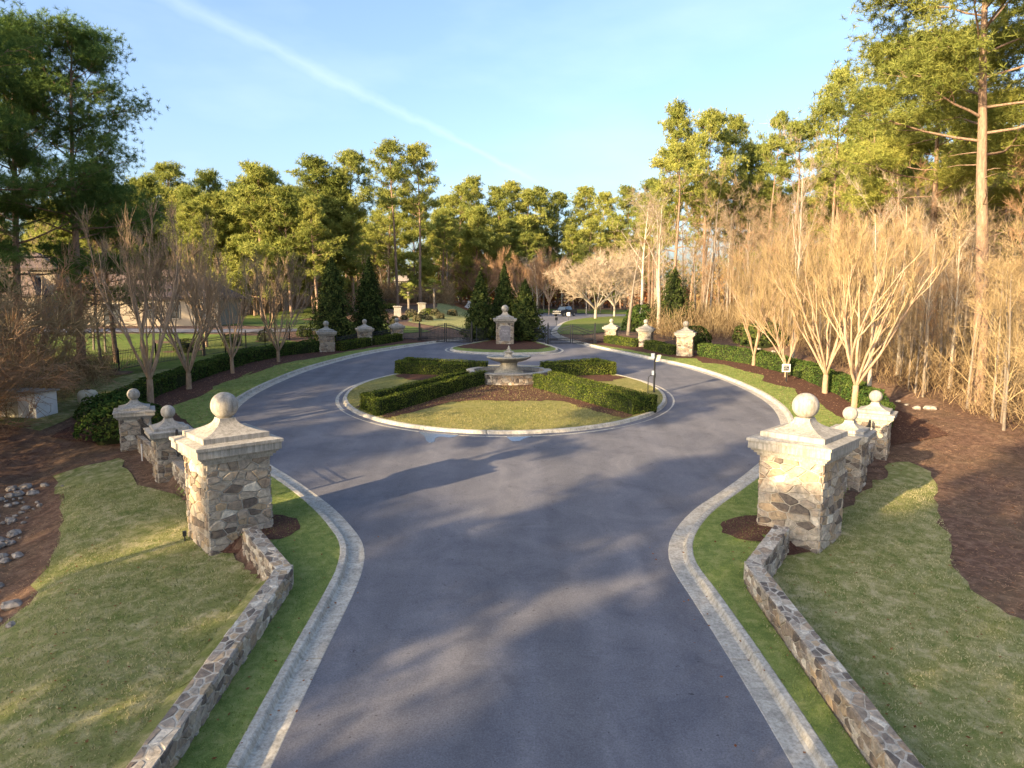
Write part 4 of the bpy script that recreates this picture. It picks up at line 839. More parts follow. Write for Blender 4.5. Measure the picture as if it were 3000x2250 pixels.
# pale stone columns and white wing wall beyond the left gate
for lb, px, py, tp in (('nearer pale stone column with a flat cap beside the palm', 1165, 927, 898), ('farther sunlit stone column with a flat cap beside the palm', 1236, 919, 888)):
    x, y, z = at_px(px, py); h = top_h(x, y, tp); t = thing('stone_column', lb, 'column', (x, y, z), R(15), 'pale columns past the left gate'); w_ = h * .62
    MB().box((0, 0, h / 2 - .2), (w_, w_, h)).box((0, 0, .1), (w_ * 1.08, w_ * 1.08, .3)).build('shaft', MT['cast'], t); MB().lathe([(w_ * .8, h * .94 - .1), (w_ * .92, h - .08), (w_ * .92, h), (w_ * .5, h + .06)], 4).build('cap', MT['cast'], t)
x, y, z = at_px(1378, 907); s_ = y / 2000; t = thing('wing_wall', 'curved white entrance wall rising to a square pier, left of the middle conifers', 'wall', (x, y, z), R(6))
MB().box((-1 * s_, 0, 12 * s_), (12 * s_, 12 * s_, 26 * s_)).build('pier', MT['white'], t)
pts = [(-7 * s_, 22 * s_), (-11 * s_, 14 * s_), (-17 * s_, 8 * s_), (-25 * s_, 4 * s_), (-25 * s_, -3 * s_), (-7 * s_, -3 * s_)]; k = len(pts)
MB().add([(a, -.2, b) for a, b in pts] + [(a, .25, b) for a, b in pts], [tuple(range(k))[::-1], tuple(range(k, 2 * k))] + [(i, (i + 1) % k, (i + 1) % k + k, i + k) for i in range(k)]).build('curved_wall', MT['white'], t)
MB().box((-33 * s_, 0, 5 * s_), (12 * s_, 6 * s_, 13 * s_)).build('low_pier', MT['white'], t)

# pickup truck
def pickup():
    x, y, z = at_px(1655, 925); t = thing('pickup_truck', 'black pickup truck driving towards the gates on the far road', 'pickup truck', (x, y, float(T0(x, y))), R(-126))
    paint, nt, p = mat('black car paint', .12, .6); p.inputs['Base Color'].default_value = (.008, .009, .011, 1); p.inputs['Coat Weight'].default_value = .8
    glass, nt, p = mat('tinted glass', .03, .9); p.inputs['Base Color'].default_value = (.03, .045, .07, 1); chrome = M_plain('chrome', (.6, .6, .62), .2, .8, .9)
    def ext(pts, w0, w1, name, m, par, mid=None):
        k = len(pts); V = [(a, -w_, b) for (a, b), w_ in zip(pts, w0)] + [(a, w_, b) for (a, b), w_ in zip(pts, w0)]
        return MB().add(V, [tuple(range(k)), tuple(range(k, 2 * k))[::-1]] + [(i, i + k, (i + 1) % k + k, (i + 1) % k) for i in range(k)]).build(name, m, par)
    b = [(2.9, .45), (2.95, .7), (2.9, 1.08), (2.7, 1.18), (1.45, 1.27), (-1.2, 1.27), (-1.2, 1.3), (-2.9, 1.3), (-2.95, .6), (-2.3, .5), (-1.3, .5), (1.3, .5), (2.4, .45)]
    ext(b, [.97] * len(b), 0, 'body', paint, t)
    c = [(1.4, 1.26), (.75, 1.86), (.3, 1.93), (-.9, 1.92), (-1.15, 1.28)]; ext(c, [.95, .78, .76, .76, .93], 0, 'cab', paint, t)
    MB().add([(1.36, -.8, 1.32), (1.36, .8, 1.32), (.82, .70, 1.83), (.82, -.70, 1.83)], [(0, 1, 2, 3)]).add([(1.36 - .0, -.8, 1.30), (1.36, .8, 1.30), (.80, .70, 1.80), (.80, -.70, 1.80)], [(3, 2, 1, 0)]).build('windscreen', glass, t)
    for s in (-1, 1):
        MB().add([(1.15, s * .955, 1.32), (.2, s * .955, 1.32), (.2, s * .80, 1.82), (.68, s * .80, 1.82)], [(0, 1, 2, 3)]).build('side_window', glass, t)
        MB().add([(.12, s * .955, 1.32), (-.95, s * .955, 1.32), (-.8, s * .80, 1.82), (.12, s * .80, 1.82)], [(0, 1, 2, 3)]).build('side_window', glass, t)
        MB().box((2.93, s * .72, 1.0), (.08, .34, .16)).build('headlight', chrome, t); MB().box((.95, s * 1.06, 1.34), (.12, .18, .18)).build('mirror', paint, t)
        for xx in (1.9, -1.85):
            wv = MB(); V = wv.lathe([(.2, -.13), (.38, -.13), (.40, -.08), (.40, .08), (.38, .13), (.2, .13)], 20); wv.v = [(a, c_, b_) for a, b_, c_ in wv.v]; w = wv.build('wheel', MT['iron'], t); w.location = (xx, s * .88, .4)
            rv = MB(); rv.lathe([(.22, -.02), (.22, .02)], 12); rv.v = [(a, c_, b_) for a, b_, c_ in rv.v]; rm = rv.build('rim', chrome, w); rm.location = (0, s * .13, 0)
    MB().box((2.95, 0, .95), (.06, 1.0, .34)).build('grille', chrome, t); MB().box((2.98, 0, .58), (.16, 1.9, .22)).build('bumper', chrome, t)
    MB().box((-2.05, 0, 1.315), (1.62, 1.5, .03)).build('bed_cover', MT['iron'], t)
pickup()
# house behind the left crepe myrtles
def house():
    x, y = -48.5, 80.5; z = Tz(x, y); t = thing('house', 'cream stucco house with dark hipped roofs behind the left crepe myrtles', 'house', (x, y, z), R(4))
    stucco = M_plain('stucco', (.24, .205, .16), .9, .1, 0, .08, 1); roofm = M_plain('shingle roof', (.12, .09, .08), .95, .1, 0, .35, 5); winm = M_plain('dark window glass', (.03, .035, .04), .15, .6)
    trim = M_plain('dark eaves', (.05, .04, .04), .7, .2)
    def block(cx, cy, w, d, h, rh, ov=.6):
        wl = MB(); wl.box((cx, cy, h / 2 - .3), (w, d, h + .6)); wo_ = wl.build('wall', stucco, t)
        a, b = w / 2 + ov, d / 2 + ov; rl = max(.3, a - b) if a > b else .3
        rf = MB(); V = [(cx - a, cy - b, h), (cx + a, cy - b, h), (cx + a, cy + b, h), (cx - a, cy + b, h), (cx - rl, cy, h + rh), (cx + rl, cy, h + rh)]
        rf.add(V, [(0, 1, 5, 4), (1, 2, 5), (2, 3, 4, 5), (3, 0, 4), (3, 2, 1, 0)]); rf.build('roof', roofm, t)
        MB().box((cx, cy, h - .12), (w + 2 * ov - .1, d + 2 * ov - .1, .2)).build('eaves', trim, t); return wo_
    def win(cx, cy, cz, w, h):
        f = MB().box((cx, cy - .04, cz), (w + .2, .1, h + .2)).build('window', MT['cast'], t); MB().box((cx, cy - .11, cz), (w, .06, h)).build('pane', winm, f)
    block(-6.8, 0, 9.5, 9, 6.3, 2.0); block(-6.0, -5.2, 6, 3, 3.4, 2.6, .5); block(7.5, 0, 15, 8, 3.2, 3.2); block(1.0, 1.5, 6, 9, 4.0, 2.6)
    for cx, cy, cz, w, h in ((-4.0, -4.5, 4.9, 1.2, .8), (-9, -4.5, 4.9, 1.2, 1.2), (-6.0, -6.7, 1.7, 2.2, 1.8), (.0, -3.0, 1.4, 1.3, 2.4), (3.4, -4.0, 1.3, 1.5, 2.2), (7.6, -4.0, 1.7, 1.1, 1.7), (10.2, -4.0, 1.7, 1.1, 1.7), (13, -4.0, 1.7, 1.1, 1.7)): win(cx, cy, cz, w, h)
    MB().box((-1.5, 3, 6.2), (1.0, 1.2, 4)).build('chimney', stucco, t)
house()
x, y = -50, 150; t = thing('distant_house', 'distant pale house glimpsed between the trunks left of the gates', 'house', (px_x(1185, 215), 215, Tz(-40, 215)), 0); hw_ = MT['white']
MB().box((0, 0, 3), (5, 5, 7)).build('wall', MT['cast'], t); MB().add([(-3, -3, 6.4), (3, -3, 6.4), (3, 3, 6.4), (-3, 3, 6.4), (-1, 0, 8.6), (1, 0, 8.6)], [(0, 1, 5, 4), (1, 2, 5), (2, 3, 4, 5), (3, 0, 4)]).build('roof', MT['rock'], t)
# ------------------------------------------------------------ rock, grass and the far wood
def nrock(i, x, y, r_, grp, lb): rock('rock', lb, 'rock', x, y, r_, 300 + i, grp, 'rock', .55)
rr_ = random.Random(77); i = 0
while i < 80:
    y = rr_.uniform(14.5, 25); x = -13.9 - .55 * (y - 17) + rr_.gauss(0, .55); nrock(i, x, y, rr_.choice([.07, .1, .14, .2]) * rr_.uniform(.8, 1.25), 'riprap rocks of the left ditch', 'grey broken rock lying in the ditch at the left edge'); i += 1
while i < 140:
    y = rr_.uniform(34, 61); x = 21.2 + rr_.gauss(0, .5); nrock(i, x, y, rr_.uniform(.13, .3), 'rocks of the right swale', 'pale rock lying in the swale behind the right hedge'); i += 1
def grass(label, poly, dens, L, w_, m, zf, seed, ymax=99, ymin=-99):
    rn = np.random.default_rng(seed); poly = np.array(poly); lo, hi = poly.min(0), poly.max(0); lo[1] = max(lo[1], ymin); hi[1] = min(hi[1], ymax); n = int((hi[0] - lo[0]) * (hi[1] - lo[1]) * dens)
    P = rn.uniform(lo, hi, (n, 2)); P = P[inpoly(P[:, 0], P[:, 1], poly)]; cl = smooth_noise(np.c_[P, P[:, :1] * 0], 2.0, seed); P = P[rn.uniform(-1.4, 1, len(P)) < cl + .5]; n = len(P)
    z = zf(P[:, 0], P[:, 1]); B = np.c_[P, z]; a = rn.uniform(0, 6.28, n); s_ = np.stack([np.cos(a), np.sin(a), 0 * a], 1) * w_; d = unit(np.c_[rn.normal(size=(n, 2)) * .75, np.ones(n)]) * (L * rn.uniform(.5, 1.3, (n, 1)))
    o = np_obj('grass', np.stack([B - s_, B + s_, B + d], 1).reshape(-1, 3), 3, MT[m]); return tag(o, label, 'grass', None, 'stuff')
grass('dormant tan-green turf blades left of the long low wall', LL, 420, .055, .011, 'blade', T, 1, 24, 6)
grass('dormant tan-green turf blades right of the long low wall', RL, 420, .055, .011, 'blade', T, 2, 24, 6)
for s_, K in ((-1, kbl), (1, kbr)):
    grass(['bright green turf blades between left kerb and low wall', 'bright green turf blades between right kerb and low wall'][s_ > 0], seg(K, 6, 24.6) + [(s_ * 11.6, 22.8), (s_ * 8.2, 18.9), (s_ * 7.3, 18.2), (s_ * 5.6, 15.5), (s_ * 5.6, 6)], 420, .055, .011, 'blade_green', T, 3 + s_, 25, 6)
grass('golden winter turf blades on the front of the round island', [(p[0], p[1]) for p in ci if p[1] < 40] + [(6, 33), (3.4, 35.2), (-3.6, 35.2), (-6.2, 32.6)], 160, .06, .018, 'blade_gold', dome, 7)
grass('green turf blades of the left verge around the circle', np.vstack([np.array(kb), jit(VL, .04, 5, .4, False)[::-1]]), 150, .06, .018, 'blade_green', T, 8)
grass('green turf blades of the right verge around the circle', np.vstack([np.array(kb2), jit(VR, .04, 6, .4, False)[::-1]]), 150, .06, .018, 'blade_green', T, 9)
def farwood(label, pts, h, dep, n, m, seed, size=.7):
    rn = np.random.default_rng(seed); P = np.array(pts, float); L = np.r_[0, np.cumsum(np.hypot(*np.diff(P, axis=0).T))]; q = rn.uniform(0, L[-1], n); x = np.interp(q, L, P[:, 0]); y = np.interp(q, L, P[:, 1])
    top = h * (.72 + .16 * np.sin(q * .21 + seed) + .10 * np.sin(q * .53) + .08 * np.sin(q * 1.3)); v = rn.uniform(0, 1, n) ** .8; dd = rn.normal(size=(n, 2)) * dep
    B = np.c_[x + dd[:, 0], y + dd[:, 1], T(x, y) + v * top]; V = cards(rn, B, np.tile((0, -.5, .6), (n, 1)), size, .9); o = np_obj('far_wood', V, 4, MT[m]); return tag(o, label, 'wood', None, 'stuff')
farwood('green mass of the wood closing the horizon far beyond the gates', [(-330, 120), (-240, 215), (-120, 238), (0, 245), (120, 240), (230, 190), (320, 110)], 19, 5, 52000, 'needle', 1)
farwood('rusty bare understorey of the wood far beyond the gates', [(-150, 150), (-90, 190), (-30, 205), (40, 200), (110, 185)], 7, 5, 22000, 'rustleaf', 2, .45)
farwood('golden bare wood closing the right side behind the crepe myrtles', [(40, 130), (78, 96), (95, 60), (100, 30)], 13, 4, 30000, 'straw_leaf', 3, .38)
def litter(label, n, lo, hi, L, w_, m, seed, keep, name, flat=.12, zf=T):
    rn = np.random.default_rng(seed); P = rn.uniform(lo, hi, (n, 2)); P = P[keep(P[:, 0], P[:, 1])]; n = len(P); B = np.c_[P, zf(P[:, 0], P[:, 1]) + .015 + rn.uniform(0, .02, n)]
    a = rn.uniform(0, 6.28, n); d = np.stack([np.cos(a), np.sin(a), rn.normal(size=n) * flat], 1) * (L * rn.uniform(.5, 1.4, (n, 1))); s_ = np.stack([-np.sin(a), np.cos(a), rn.normal(size=n) * .3], 1) * w_
    o = np_obj(name, np.stack([B - d * .5, B + s_, B + d * .5, B - s_], 1).reshape(-1, 3), 4, MT[m]); return tag(o, label, 'litter', None, 'stuff')
LLp, RLp = np.array(LL), np.array(RL)
out_l = lambda x, y: (np.abs(sd_line(np.abs(x), y, WALL)) > .3) & (sd_line(np.abs(x), y, WALL) > 0) & ~inpoly(x, y, LLp) & ~inpoly(x, y, RLp) & (np.abs(x) < y * .8 + 3)
litter('loose pine straw over the mulch slopes left and right of the lawns', 150000, (-26, 8), (30, 36), .16, .007, 'strawbit', 11, out_l, 'pine_straw')
litter('pale bark chips on the mulch of the round island and beds', 26000, (-20, 30), (20, 61), .10, .02, 'strawbit', 12, lambda x, y: ((np.hypot(x - IC[0], y - IC[1]) < 8.5) & inpoly(x, y, np.array(mf))) | (np.abs(x) > 14.5) & (np.abs(x) < 20), 'bark_chips', zf=lambda x, y: np.where(np.abs(x) < 10, dome(x, y) + .015, T(x, y)))
litter('scattered dry leaves lying on the lawns and along the kerbs', 2600, (-16, 7), (18, 40), .07, .025, 'rustleaf', 13, lambda x, y: (np.abs(x) > 3.6) & ~((np.abs(x) < 14) & (y > 19)), 'fallen_leaves')
def underbrush(label, n, pxr, yr, h, m, seed, L=.9, w_=.012, keep=None):
    rn = np.random.default_rng(seed); y = rn.uniform(*yr, n); x = rn.uniform(pxr[0], pxr[1], n); x = (x - 1500) / 2000 * y; ok = keep(x, y) if keep else np.ones(n, bool); x, y = x[ok], y[ok]; n = len(x)
    dn = smooth_noise(np.c_[x, y, 0 * x], .5, seed); top = h * np.clip(.55 + .4 * dn, .12, 1.1); B = np.c_[x, y, T(x, y) + rn.uniform(0, 1, n) ** 1.4 * top]
    d = unit(rn.normal(size=(n, 3)) * .62 + np.array([0, 0, .75])) * (L * rn.uniform(.4, 1.3, (n, 1))); a = rn.uniform(0, 6.28, n); s_ = np.stack([np.cos(a), np.sin(a), 0 * a], 1) * w_; mid = B + d * .5 + rn.normal(size=(n, 3)) * .05
    o = np_obj('underbrush', np.stack([B - s_, B + s_, B + d + s_ * .3, B + d - s_ * .3], 1).reshape(-1, 3), 4, MT[m]); return tag(o, label, 'underbrush', None, 'stuff')
underbrush('tangle of golden twigs and dead stems on the floor of the right-hand wood', 60000, (2150, 3150), (25, 75), 2.9, 'strawtwig', 21, keep=lambda x, y: x > 22.6)
underbrush('brown twiggy undergrowth beyond the distant right pillars', 40000, (1900, 2400), (62, 110), 3.5, 'strawtwig', 22, 1.1, .02, keep=lambda x, y: x > 12)
underbrush('rusty twiggy undergrowth in the wood beyond the left gate', 45000, (760, 1330), (140, 175), 6, 'strawtwig', 23, 1.6, .04)
underbrush('tangle of dead twigs on the slope at the left edge', 22000, (-260, 330), (24, 46), 3.2, 'strawtwig', 24, keep=lambda x, y: (x < -23.6 + .0 * y))
#TREES
BEHIND = [(-50.9, 7.4, 28.0, 1), (-14.5, -76.0, 22.8, 1), (-20.5, 8.3, 16.1, 1), (-55.1, 8.3, 28.0, 0), (-61.3, -24.1, 26.5, 1), (-51.2, 18.1, 28.0, 2), (-25.8, -6.3, 15.7, 2), (-16.8, -24.2, 12.7, 2), (-35.7, -41.6, 15.6, 0), (-35.6, 19.7, 20.5, 2), (-27.3, -11.2, 21.1, 1), (-56.0, -55.3, 21.2, 1), (-23.4, 20.7, 21.2, 2), (-12.4, -5.8, 18.9, 2), (-40.2, -31.2, 14.5, 0), (-22.4, -11.4, 16.1, 1), (-59.7, 16.7, 24.7, 2), (-8.3, -55.0, 18.0, 2), (-61.1, -47.9, 24.8, 2), (-72.9, 39.4, 27.8, 0), (-82.6, 7.8, 19.8, 1), (-52.0, 3.7, 24.7, 1), (-73.0, -5.0, 21.8, 1), (-65.1, -63.4, 23.1, 0), (-37.7, 7.0, 23.5, 1), (-51.3, -15.2, 22.1, 2), (-63.9, -21.3, 26.4, 1), (-42.5, -34.0, 27.7, 1), (-57.2, -30.1, 25.3, 2), (-22.6, -2.9, 12.3, 0), (-22.7, -38.8, 16.1, 0), (-46.8, -37.3, 24.3, 2), (-61.0, -34.0, 26.1, 0), (-67.3, -0.9, 16.0, 0)]
# ------------------------------------------------------------ tree builders
def rings(polys, sides):
    """polys: list of (k points, k radii) -> vertices and quads of thin tapering tubes"""
    by = {}
    for p, r_ in polys: by.setdefault(len(p), []).append((p, r_))
    Vs, Fs, n0 = [], [], 0
    for k, L in by.items():
        P = np.array([[tuple(q) for q in p] for p, _ in L], float); Rr = np.array([r_ for _, r_ in L], float); V, Fc = rings_np(P, Rr, sides); Vs.append(V); Fs.append(Fc + n0); n0 += len(V)
    return np.vstack(Vs), np.vstack(Fs)
def rings_np(P, Rr, sides):
    n, k = P.shape[:2]; t = np.empty_like(P); t[:, 1:-1] = P[:, 2:] - P[:, :-2]; t[:, 0] = P[:, 1] - P[:, 0]; t[:, -1] = P[:, -1] - P[:, -2]; t = unit(t)
    u = unit(np.cross(t, np.array([.31, .17, .94]) + 0 * t)); w_ = np.cross(t, u); a = np.arange(sides) * 2 * math.pi / sides
    V = P[:, :, None] + (u[:, :, None] * np.cos(a)[:, None] + w_[:, :, None] * np.sin(a)[:, None]) * Rr[:, :, None, None]
    b = (np.arange(n) * k * sides)[:, None, None]; i = (np.arange(k - 1) * sides)[None, :, None]; c = np.arange(sides)[None, None]; c2 = (c + 1) % sides
    Fc = np.stack([b + i + c, b + i + c2, b + i + sides + c2, b + i + sides + c], -1).reshape(-1, 4); return V.reshape(-1, 3), Fc
def merge(parts):
    Vs, Fs, n0 = [], [], 0
    for V, Fc in parts: Vs.append(V); Fs.append(Fc + n0); n0 += len(V)
    return np.vstack(Vs), np.vstack(Fs)
def rvec(rg, d, ang):
    """d turned by about ang radians in a random direction"""
    a = Vector((rg.gauss(0, 1), rg.gauss(0, 1), rg.gauss(0, 1))); s = d.cross(a).normalized(); return (d * math.cos(ang) + s * math.sin(ang)).normalized()
def limb(rg, p, d, L, r0, r1, k, wander, up):
    pts = [p.copy()]; rs = [r0]; q = p.copy(); d = d.copy()
    for i in range(1, k):
        d = (d + Vector((rg.gauss(0, wander), rg.gauss(0, wander), rg.gauss(0, wander) + up))).normalized(); q = q + d * (L / (k - 1)); pts.append(q.copy()); rs.append(r0 + (r1 - r0) * i / (k - 1))
    return pts, rs
def grow(rg, p, d, L, r, lvl, cfg, out):
    k = cfg['k'][lvl]; pts, rs = limb(rg, p, d, L, r, r * cfg['tap'][lvl], k, cfg['wan'][lvl], cfg['up'][lvl]); out[lvl].append((pts, rs))
    if lvl + 1 >= len(cfg['n']): return
    n = cfg['n'][lvl + 1]
    for i in range(n):
        t = cfg['t0'][lvl + 1] + (1 - cfg['t0'][lvl + 1]) * (i + rg.random()) / n; f = t * (k - 1); j = min(int(f), k - 2); q = pts[j].lerp(pts[j + 1], f - j); dd = (pts[j + 1] - pts[j]).normalized()
        nd = rvec(rg, dd, cfg['ang'][lvl + 1] * rg.uniform(.6, 1.25)); rr = (rs[j] + (rs[j + 1] - rs[j]) * (f - j))
        grow(rg, q, nd, cfg['len'][lvl + 1] * L * rg.uniform(.7, 1.2) * (1 - cfg['sh'] * t), min(rr * .8, rr * cfg['rr'][lvl + 1]), lvl + 1, cfg, out)
def twigs(rn, polys, per, L, r, ang, up, k=3):
    """fine twigs, vectorised, spread over the given parent branches"""
    P = np.array([[tuple(q) for q in p] for p, _ in polys], float); n, kk = P.shape[:2]; idx = rn.integers(0, n, n * per); t = rn.uniform(.15, 1, n * per) * (kk - 1); j = np.minimum(t.astype(int), kk - 2)
    a, b = P[idx, j], P[idx, j + 1]; q = a + (b - a) * (t - j)[:, None]; d = unit(b - a); d = unit(d + rn.normal(size=d.shape) * ang + np.array([0, 0, up])); l = L * rn.uniform(.5, 1.3, (len(q), 1)); out = [q]
    for i in range(1, k): d = unit(d + rn.normal(size=d.shape) * .16 + np.array([0, 0, up * .4])); out.append(out[-1] + d * l / (k - 1))
    R_ = np.linspace(r, r * .35, k)[None].repeat(len(q), 0); return np.stack(out, 1), R_
def bare(name, seed, H, cfg, stems, r0, mb_, mt_, nth=2, tw=(5, .9, .006, .45, .15), spread=0, base=0, fine=None):
    """trunk = the thick limbs, crown = everything finer"""
    rg = random.Random(seed); rn = np.random.default_rng(seed); out = [[] for _ in cfg['n']]
    if base > 0: pts, rs = limb(rg, Vector((0, 0, -.15)), Vector((0, 0, 1)), base + .15, r0 * 1.15, r0 * .95, 5, .03, .1); out[0].append((pts, rs)); p0 = pts[-1]
    else: p0 = Vector((0, 0, -.1))
    for s in range(stems):
        a = 2 * math.pi * (s + rg.uniform(-.25, .25)) / stems; sp = spread * rg.uniform(.6, 1.2)
        d = Vector((math.cos(a) * sp, math.sin(a) * sp, 1)).normalized() if stems > 1 else Vector((rg.gauss(0, .02), rg.gauss(0, .02), 1)).normalized()
        grow(rg, p0 - Vector((0, 0, .05 if base else 0)), d, (H - base) * rg.uniform(.85, 1.05) * cfg.get('L0', .8), r0 * (.50 if stems > 1 else 1), 0, cfg, out)
    t = thing(name, 'x', 'tree'); tv = [rings(out[0], 9)] + [rings(out[i], 6) for i in range(1, nth) if out[i]]; V, Fc = merge(tv); np_obj('trunk', V, 4, MT[mb_], t, True, Fc)
    cv = [rings(out[i], 4 if i < len(out) - 1 else 3) for i in range(nth, len(out)) if out[i]]; P, Rr = twigs(rn, out[-1], *tw); cv.append(rings_np(P, Rr, 3))
    if fine: P2, R2 = twigs(rn, [(p, None) for p in P], *fine); cv.append(rings_np(P2, R2, 3))
    V, Fc = merge(cv); np_obj('crown', V, 4, MT[mt_], t, False, Fc)
    allv = V; t['H'] = float(np.percentile(allv[:, 2], 99.7)); t['Rr'] = float(np.percentile(np.hypot(allv[:, 0], allv[:, 1]), 97)); return t
def pine(name, seed, H, cb, Rc, r0, nl, pad, k, nl_len, nl_w, mneedle='needle', lean=.02, dead=6, flat=.45):
    rg = random.Random(seed); rn = np.random.default_rng(seed); t = thing(name, 'x', 'tree'); pts, rs = limb(rg, Vector((0, 0, -.2)), Vector((rg.gauss(0, lean), rg.gauss(0, lean), 1)).normalized(), H * .97 + .2, r0, r0 * .12, 12, .02, .03)
    wood = [(pts, rs)]; sub = []; C = []
    def on(t_): f = t_ * 11; j = min(int(f), 10); return pts[j].lerp(pts[j + 1], f - j), rs[j] + (rs[j + 1] - rs[j]) * (f - j)
    az = rg.uniform(0, 6)
    for i in range(nl):
        u = (i + rg.random() * .8) / nl; h = cb + (1 - cb) * u; p, rr = on(h * .985); az += 2.4 + rg.uniform(-.5, .5); el = .05 + .75 * u + rg.uniform(-.2, .2)
        L = Rc * (.45 + .75 * math.sin(math.pi * min(1, .18 + u * .80))) * rg.uniform(.65, 1.15) * (1 - .35 * u); d = Vector((math.cos(az) * math.cos(el), math.sin(az) * math.cos(el), math.sin(el)))
        lp, lr = limb(rg, p, d, L, max(.03, rr * .42), .02, 6, .10, .05); sub.append((lp, lr)); C.append((lp[-1], 1.0))
        for s in range(pad):
            f = rg.uniform(.35, 1) * 5; j = min(int(f), 4); q = lp[j].lerp(lp[j + 1], f - j); dd = rvec(rg, (lp[j + 1] - lp[j]).normalized(), rg.uniform(.5, 1.1)); dd.z = dd.z * .5 + .12
            sp, sr = limb(rg, q, dd.normalized(), L * rg.uniform(.2, .42), .025, .01, 4, .12, .06); sub.append((sp, sr)); C.append((sp[-1], .8)); C.append((sp[2], .6))
    for i in range(dead):
        h = rg.uniform(cb * .55, cb); p, rr = on(h); a = rg.uniform(0, 6.28); sub.append(limb(rg, p, Vector((math.cos(a), math.sin(a), rg.uniform(-.1, .4))).normalized(), rg.uniform(.6, 2.2), .035, .01, 4, .15, 0))
    V, Fc = merge([rings(wood, 10), rings([x_ for x_ in sub if len(x_[0]) == 6] or sub[:1], 5), rings([x_ for x_ in sub if len(x_[0]) != 6], 4)]); np_obj('trunk', V, 4, MT['pinebark'], t, True, Fc)
    cen = np.array([tuple(c) for c, _ in C]); w_ = np.array([w for _, w in C]); m = max(2, int(k)); cs = np.repeat(cen, m, 0); ww = np.repeat(w_, m); sp = Rc * .155
    cs = cs + rn.normal(size=cs.shape) * np.array([sp, sp, sp * flat]) * ww[:, None]; cs[:, 2] += sp * .2
    q = nl_len[1]; B = np.repeat(cs, q, 0); d = unit(rn.normal(size=B.shape) + np.array([0, 0, .45])); side = unit(np.cross(d, rn.normal(size=B.shape))); L = nl_len[0] * rn.uniform(.7, 1.2, (len(B), 1)); B = B + d * L * .1
    V = np.stack([B - side * nl_w, B + side * nl_w, B + d * L + side * nl_w * .3, B + d * L - side * nl_w * .3], 1).reshape(-1, 3); np_obj('crown', V, 4, MT[mneedle], t); t['H'] = float(H); t['Rr'] = Rc; return t
used = {}
def put(proto, x, y, h, wd=None, label=None, group=None, rz=None, dz=0, cat='tree', sink=.05):
    """stand a tree of this kind at x, y with total height h; the first use moves the prototype itself"""
    if proto.name in used: o = copy_tree(proto)
    else: used[proto.name] = 1; o = proto
    s = h / proto['H']; sr = s if wd is None else wd / proto['Rr']
    o.location = (x, y, Tz(x, y) - sink + dz); o.scale = (sr, sr, s); o.rotation_euler = (0, 0, rz if rz is not None else (x * 7.3 + y * 3.1) % 6.28)
    for k_ in ('group',):
        if k_ in o: del o[k_]
    return tag(o, label, cat, group)
def put_px(proto, px, y, top, wd=None, **kw): x = px_x(px, y); return put(proto, x, y, top_h(x, y, top), None if wd is None else wd * y / 2000, **kw)
# prototypes
CR = dict(n=[1, 4, 4, 4], k=[8, 6, 5, 4], tap=[.4, .5, .5, .5], wan=[.085, .09, .10, .11], up=[.05, .12, .14, .14], t0=[0, .18, .15, .15], ang=[0, .34, .36, .42], len=[1, .66, .58, .58], sh=.38, rr=[1, .72, .68, .66], L0=.86)
crepeA = bare('crepe_myrtle', 201, 8.5, CR, 7, .15, 'crepebark', 'twig', 2, (6, .8, .008, .3, .22), .46, 1.15)
crepeB = bare('crepe_myrtle', 202, 8.5, CR, 8, .15, 'crepebark', 'twig', 2, (6, .8, .008, .3, .22), .50, .9)
crepeG = bare('crepe_myrtle', 203, 8.5, dict(CR, n=[1, 3, 3, 4]), 7, .15, 'crepebark', 'twig_grey', 2, (4, .8, .012, .3, .2), .52, 1.3)
crepeH = bare('crepe_myrtle', 204, 8.5, dict(CR, n=[1, 3, 4, 4]), 6, .15, 'crepebark', 'twig_grey', 2, (4, .8, .012, .3, .2), .62, 1.0)
OK = dict(n=[1, 9, 6, 5], k=[9, 6, 5, 4], tap=[.12, .3, .4, .5], wan=[.03, .08, .12, .14], up=[.03, .05, .04, .03], t0=[0, .22, .25, .2], ang=[0, .95, .75, .7], len=[1, .55, .5, .5], sh=.45, rr=[1, .42, .5, .55], L0=.97)
oakP = bare('bare_tree', 205, 12, OK, 1, .2, 'palebark', 'twig_pale', 2, (4, .7, .012, .6, .1))
oakD = bare('bare_tree', 206, 12, dict(OK, ang=[0, 1.15, .8, .75]), 1, .2, 'greybark', 'twig_grey', 2, (4, .7, .011, .6, .0))
RD = dict(n=[1, 4, 5, 5], k=[6, 5, 4, 4], tap=[.45, .5, .5, .5], wan=[.07, .09, .1, .12], up=[.0, .04, .05, .05], t0=[0, .25, .2, .2], ang=[0, .5, .55, .55], len=[1, .65, .55, .5], sh=.3, rr=[1, .62, .6, .6], L0=.72)
roundR = bare('rounded_bare_tree', 207, 8, RD, 9, .17, 'crepebark', 'twig_red', 2, (6, .7, .016, .4, .12), .95, 1.2)
roundP = bare('rounded_bare_tree', 208, 8, RD, 9, .17, 'palebark', 'twig_pale', 2, (6, .7, .015, .5, .02), 1.1, 1.0)
FT = dict(n=[1, 10, 4, 4], k=[10, 5, 4, 4], tap=[.15, .3, .4, .5], wan=[.025, .09, .12, .14], up=[.03, .10, .07, .05], t0=[0, .42, .25, .2], ang=[0, .7, .6, .6], len=[1, .34, .5, .5], sh=.35, rr=[1, .45, .5, .55], L0=.98)
tallP = bare('tall_bare_tree', 209, 17, FT, 1, .19, 'palebark', 'twig_pale', 2, (4, .8, .012, .5, .15))
tallG = bare('tall_bare_tree', 210, 17, dict(FT, t0=[0, .3, .25, .2]), 1, .17, 'greybark', 'twig_grey', 2, (5, .8, .012, .5, .15))
tallR = bare('tall_bare_tree', 211, 15, dict(FT, t0=[0, .25, .2, .2]), 1, .14, 'greybark', 'twig_red', 2, (5, .8, .012, .5, .1))
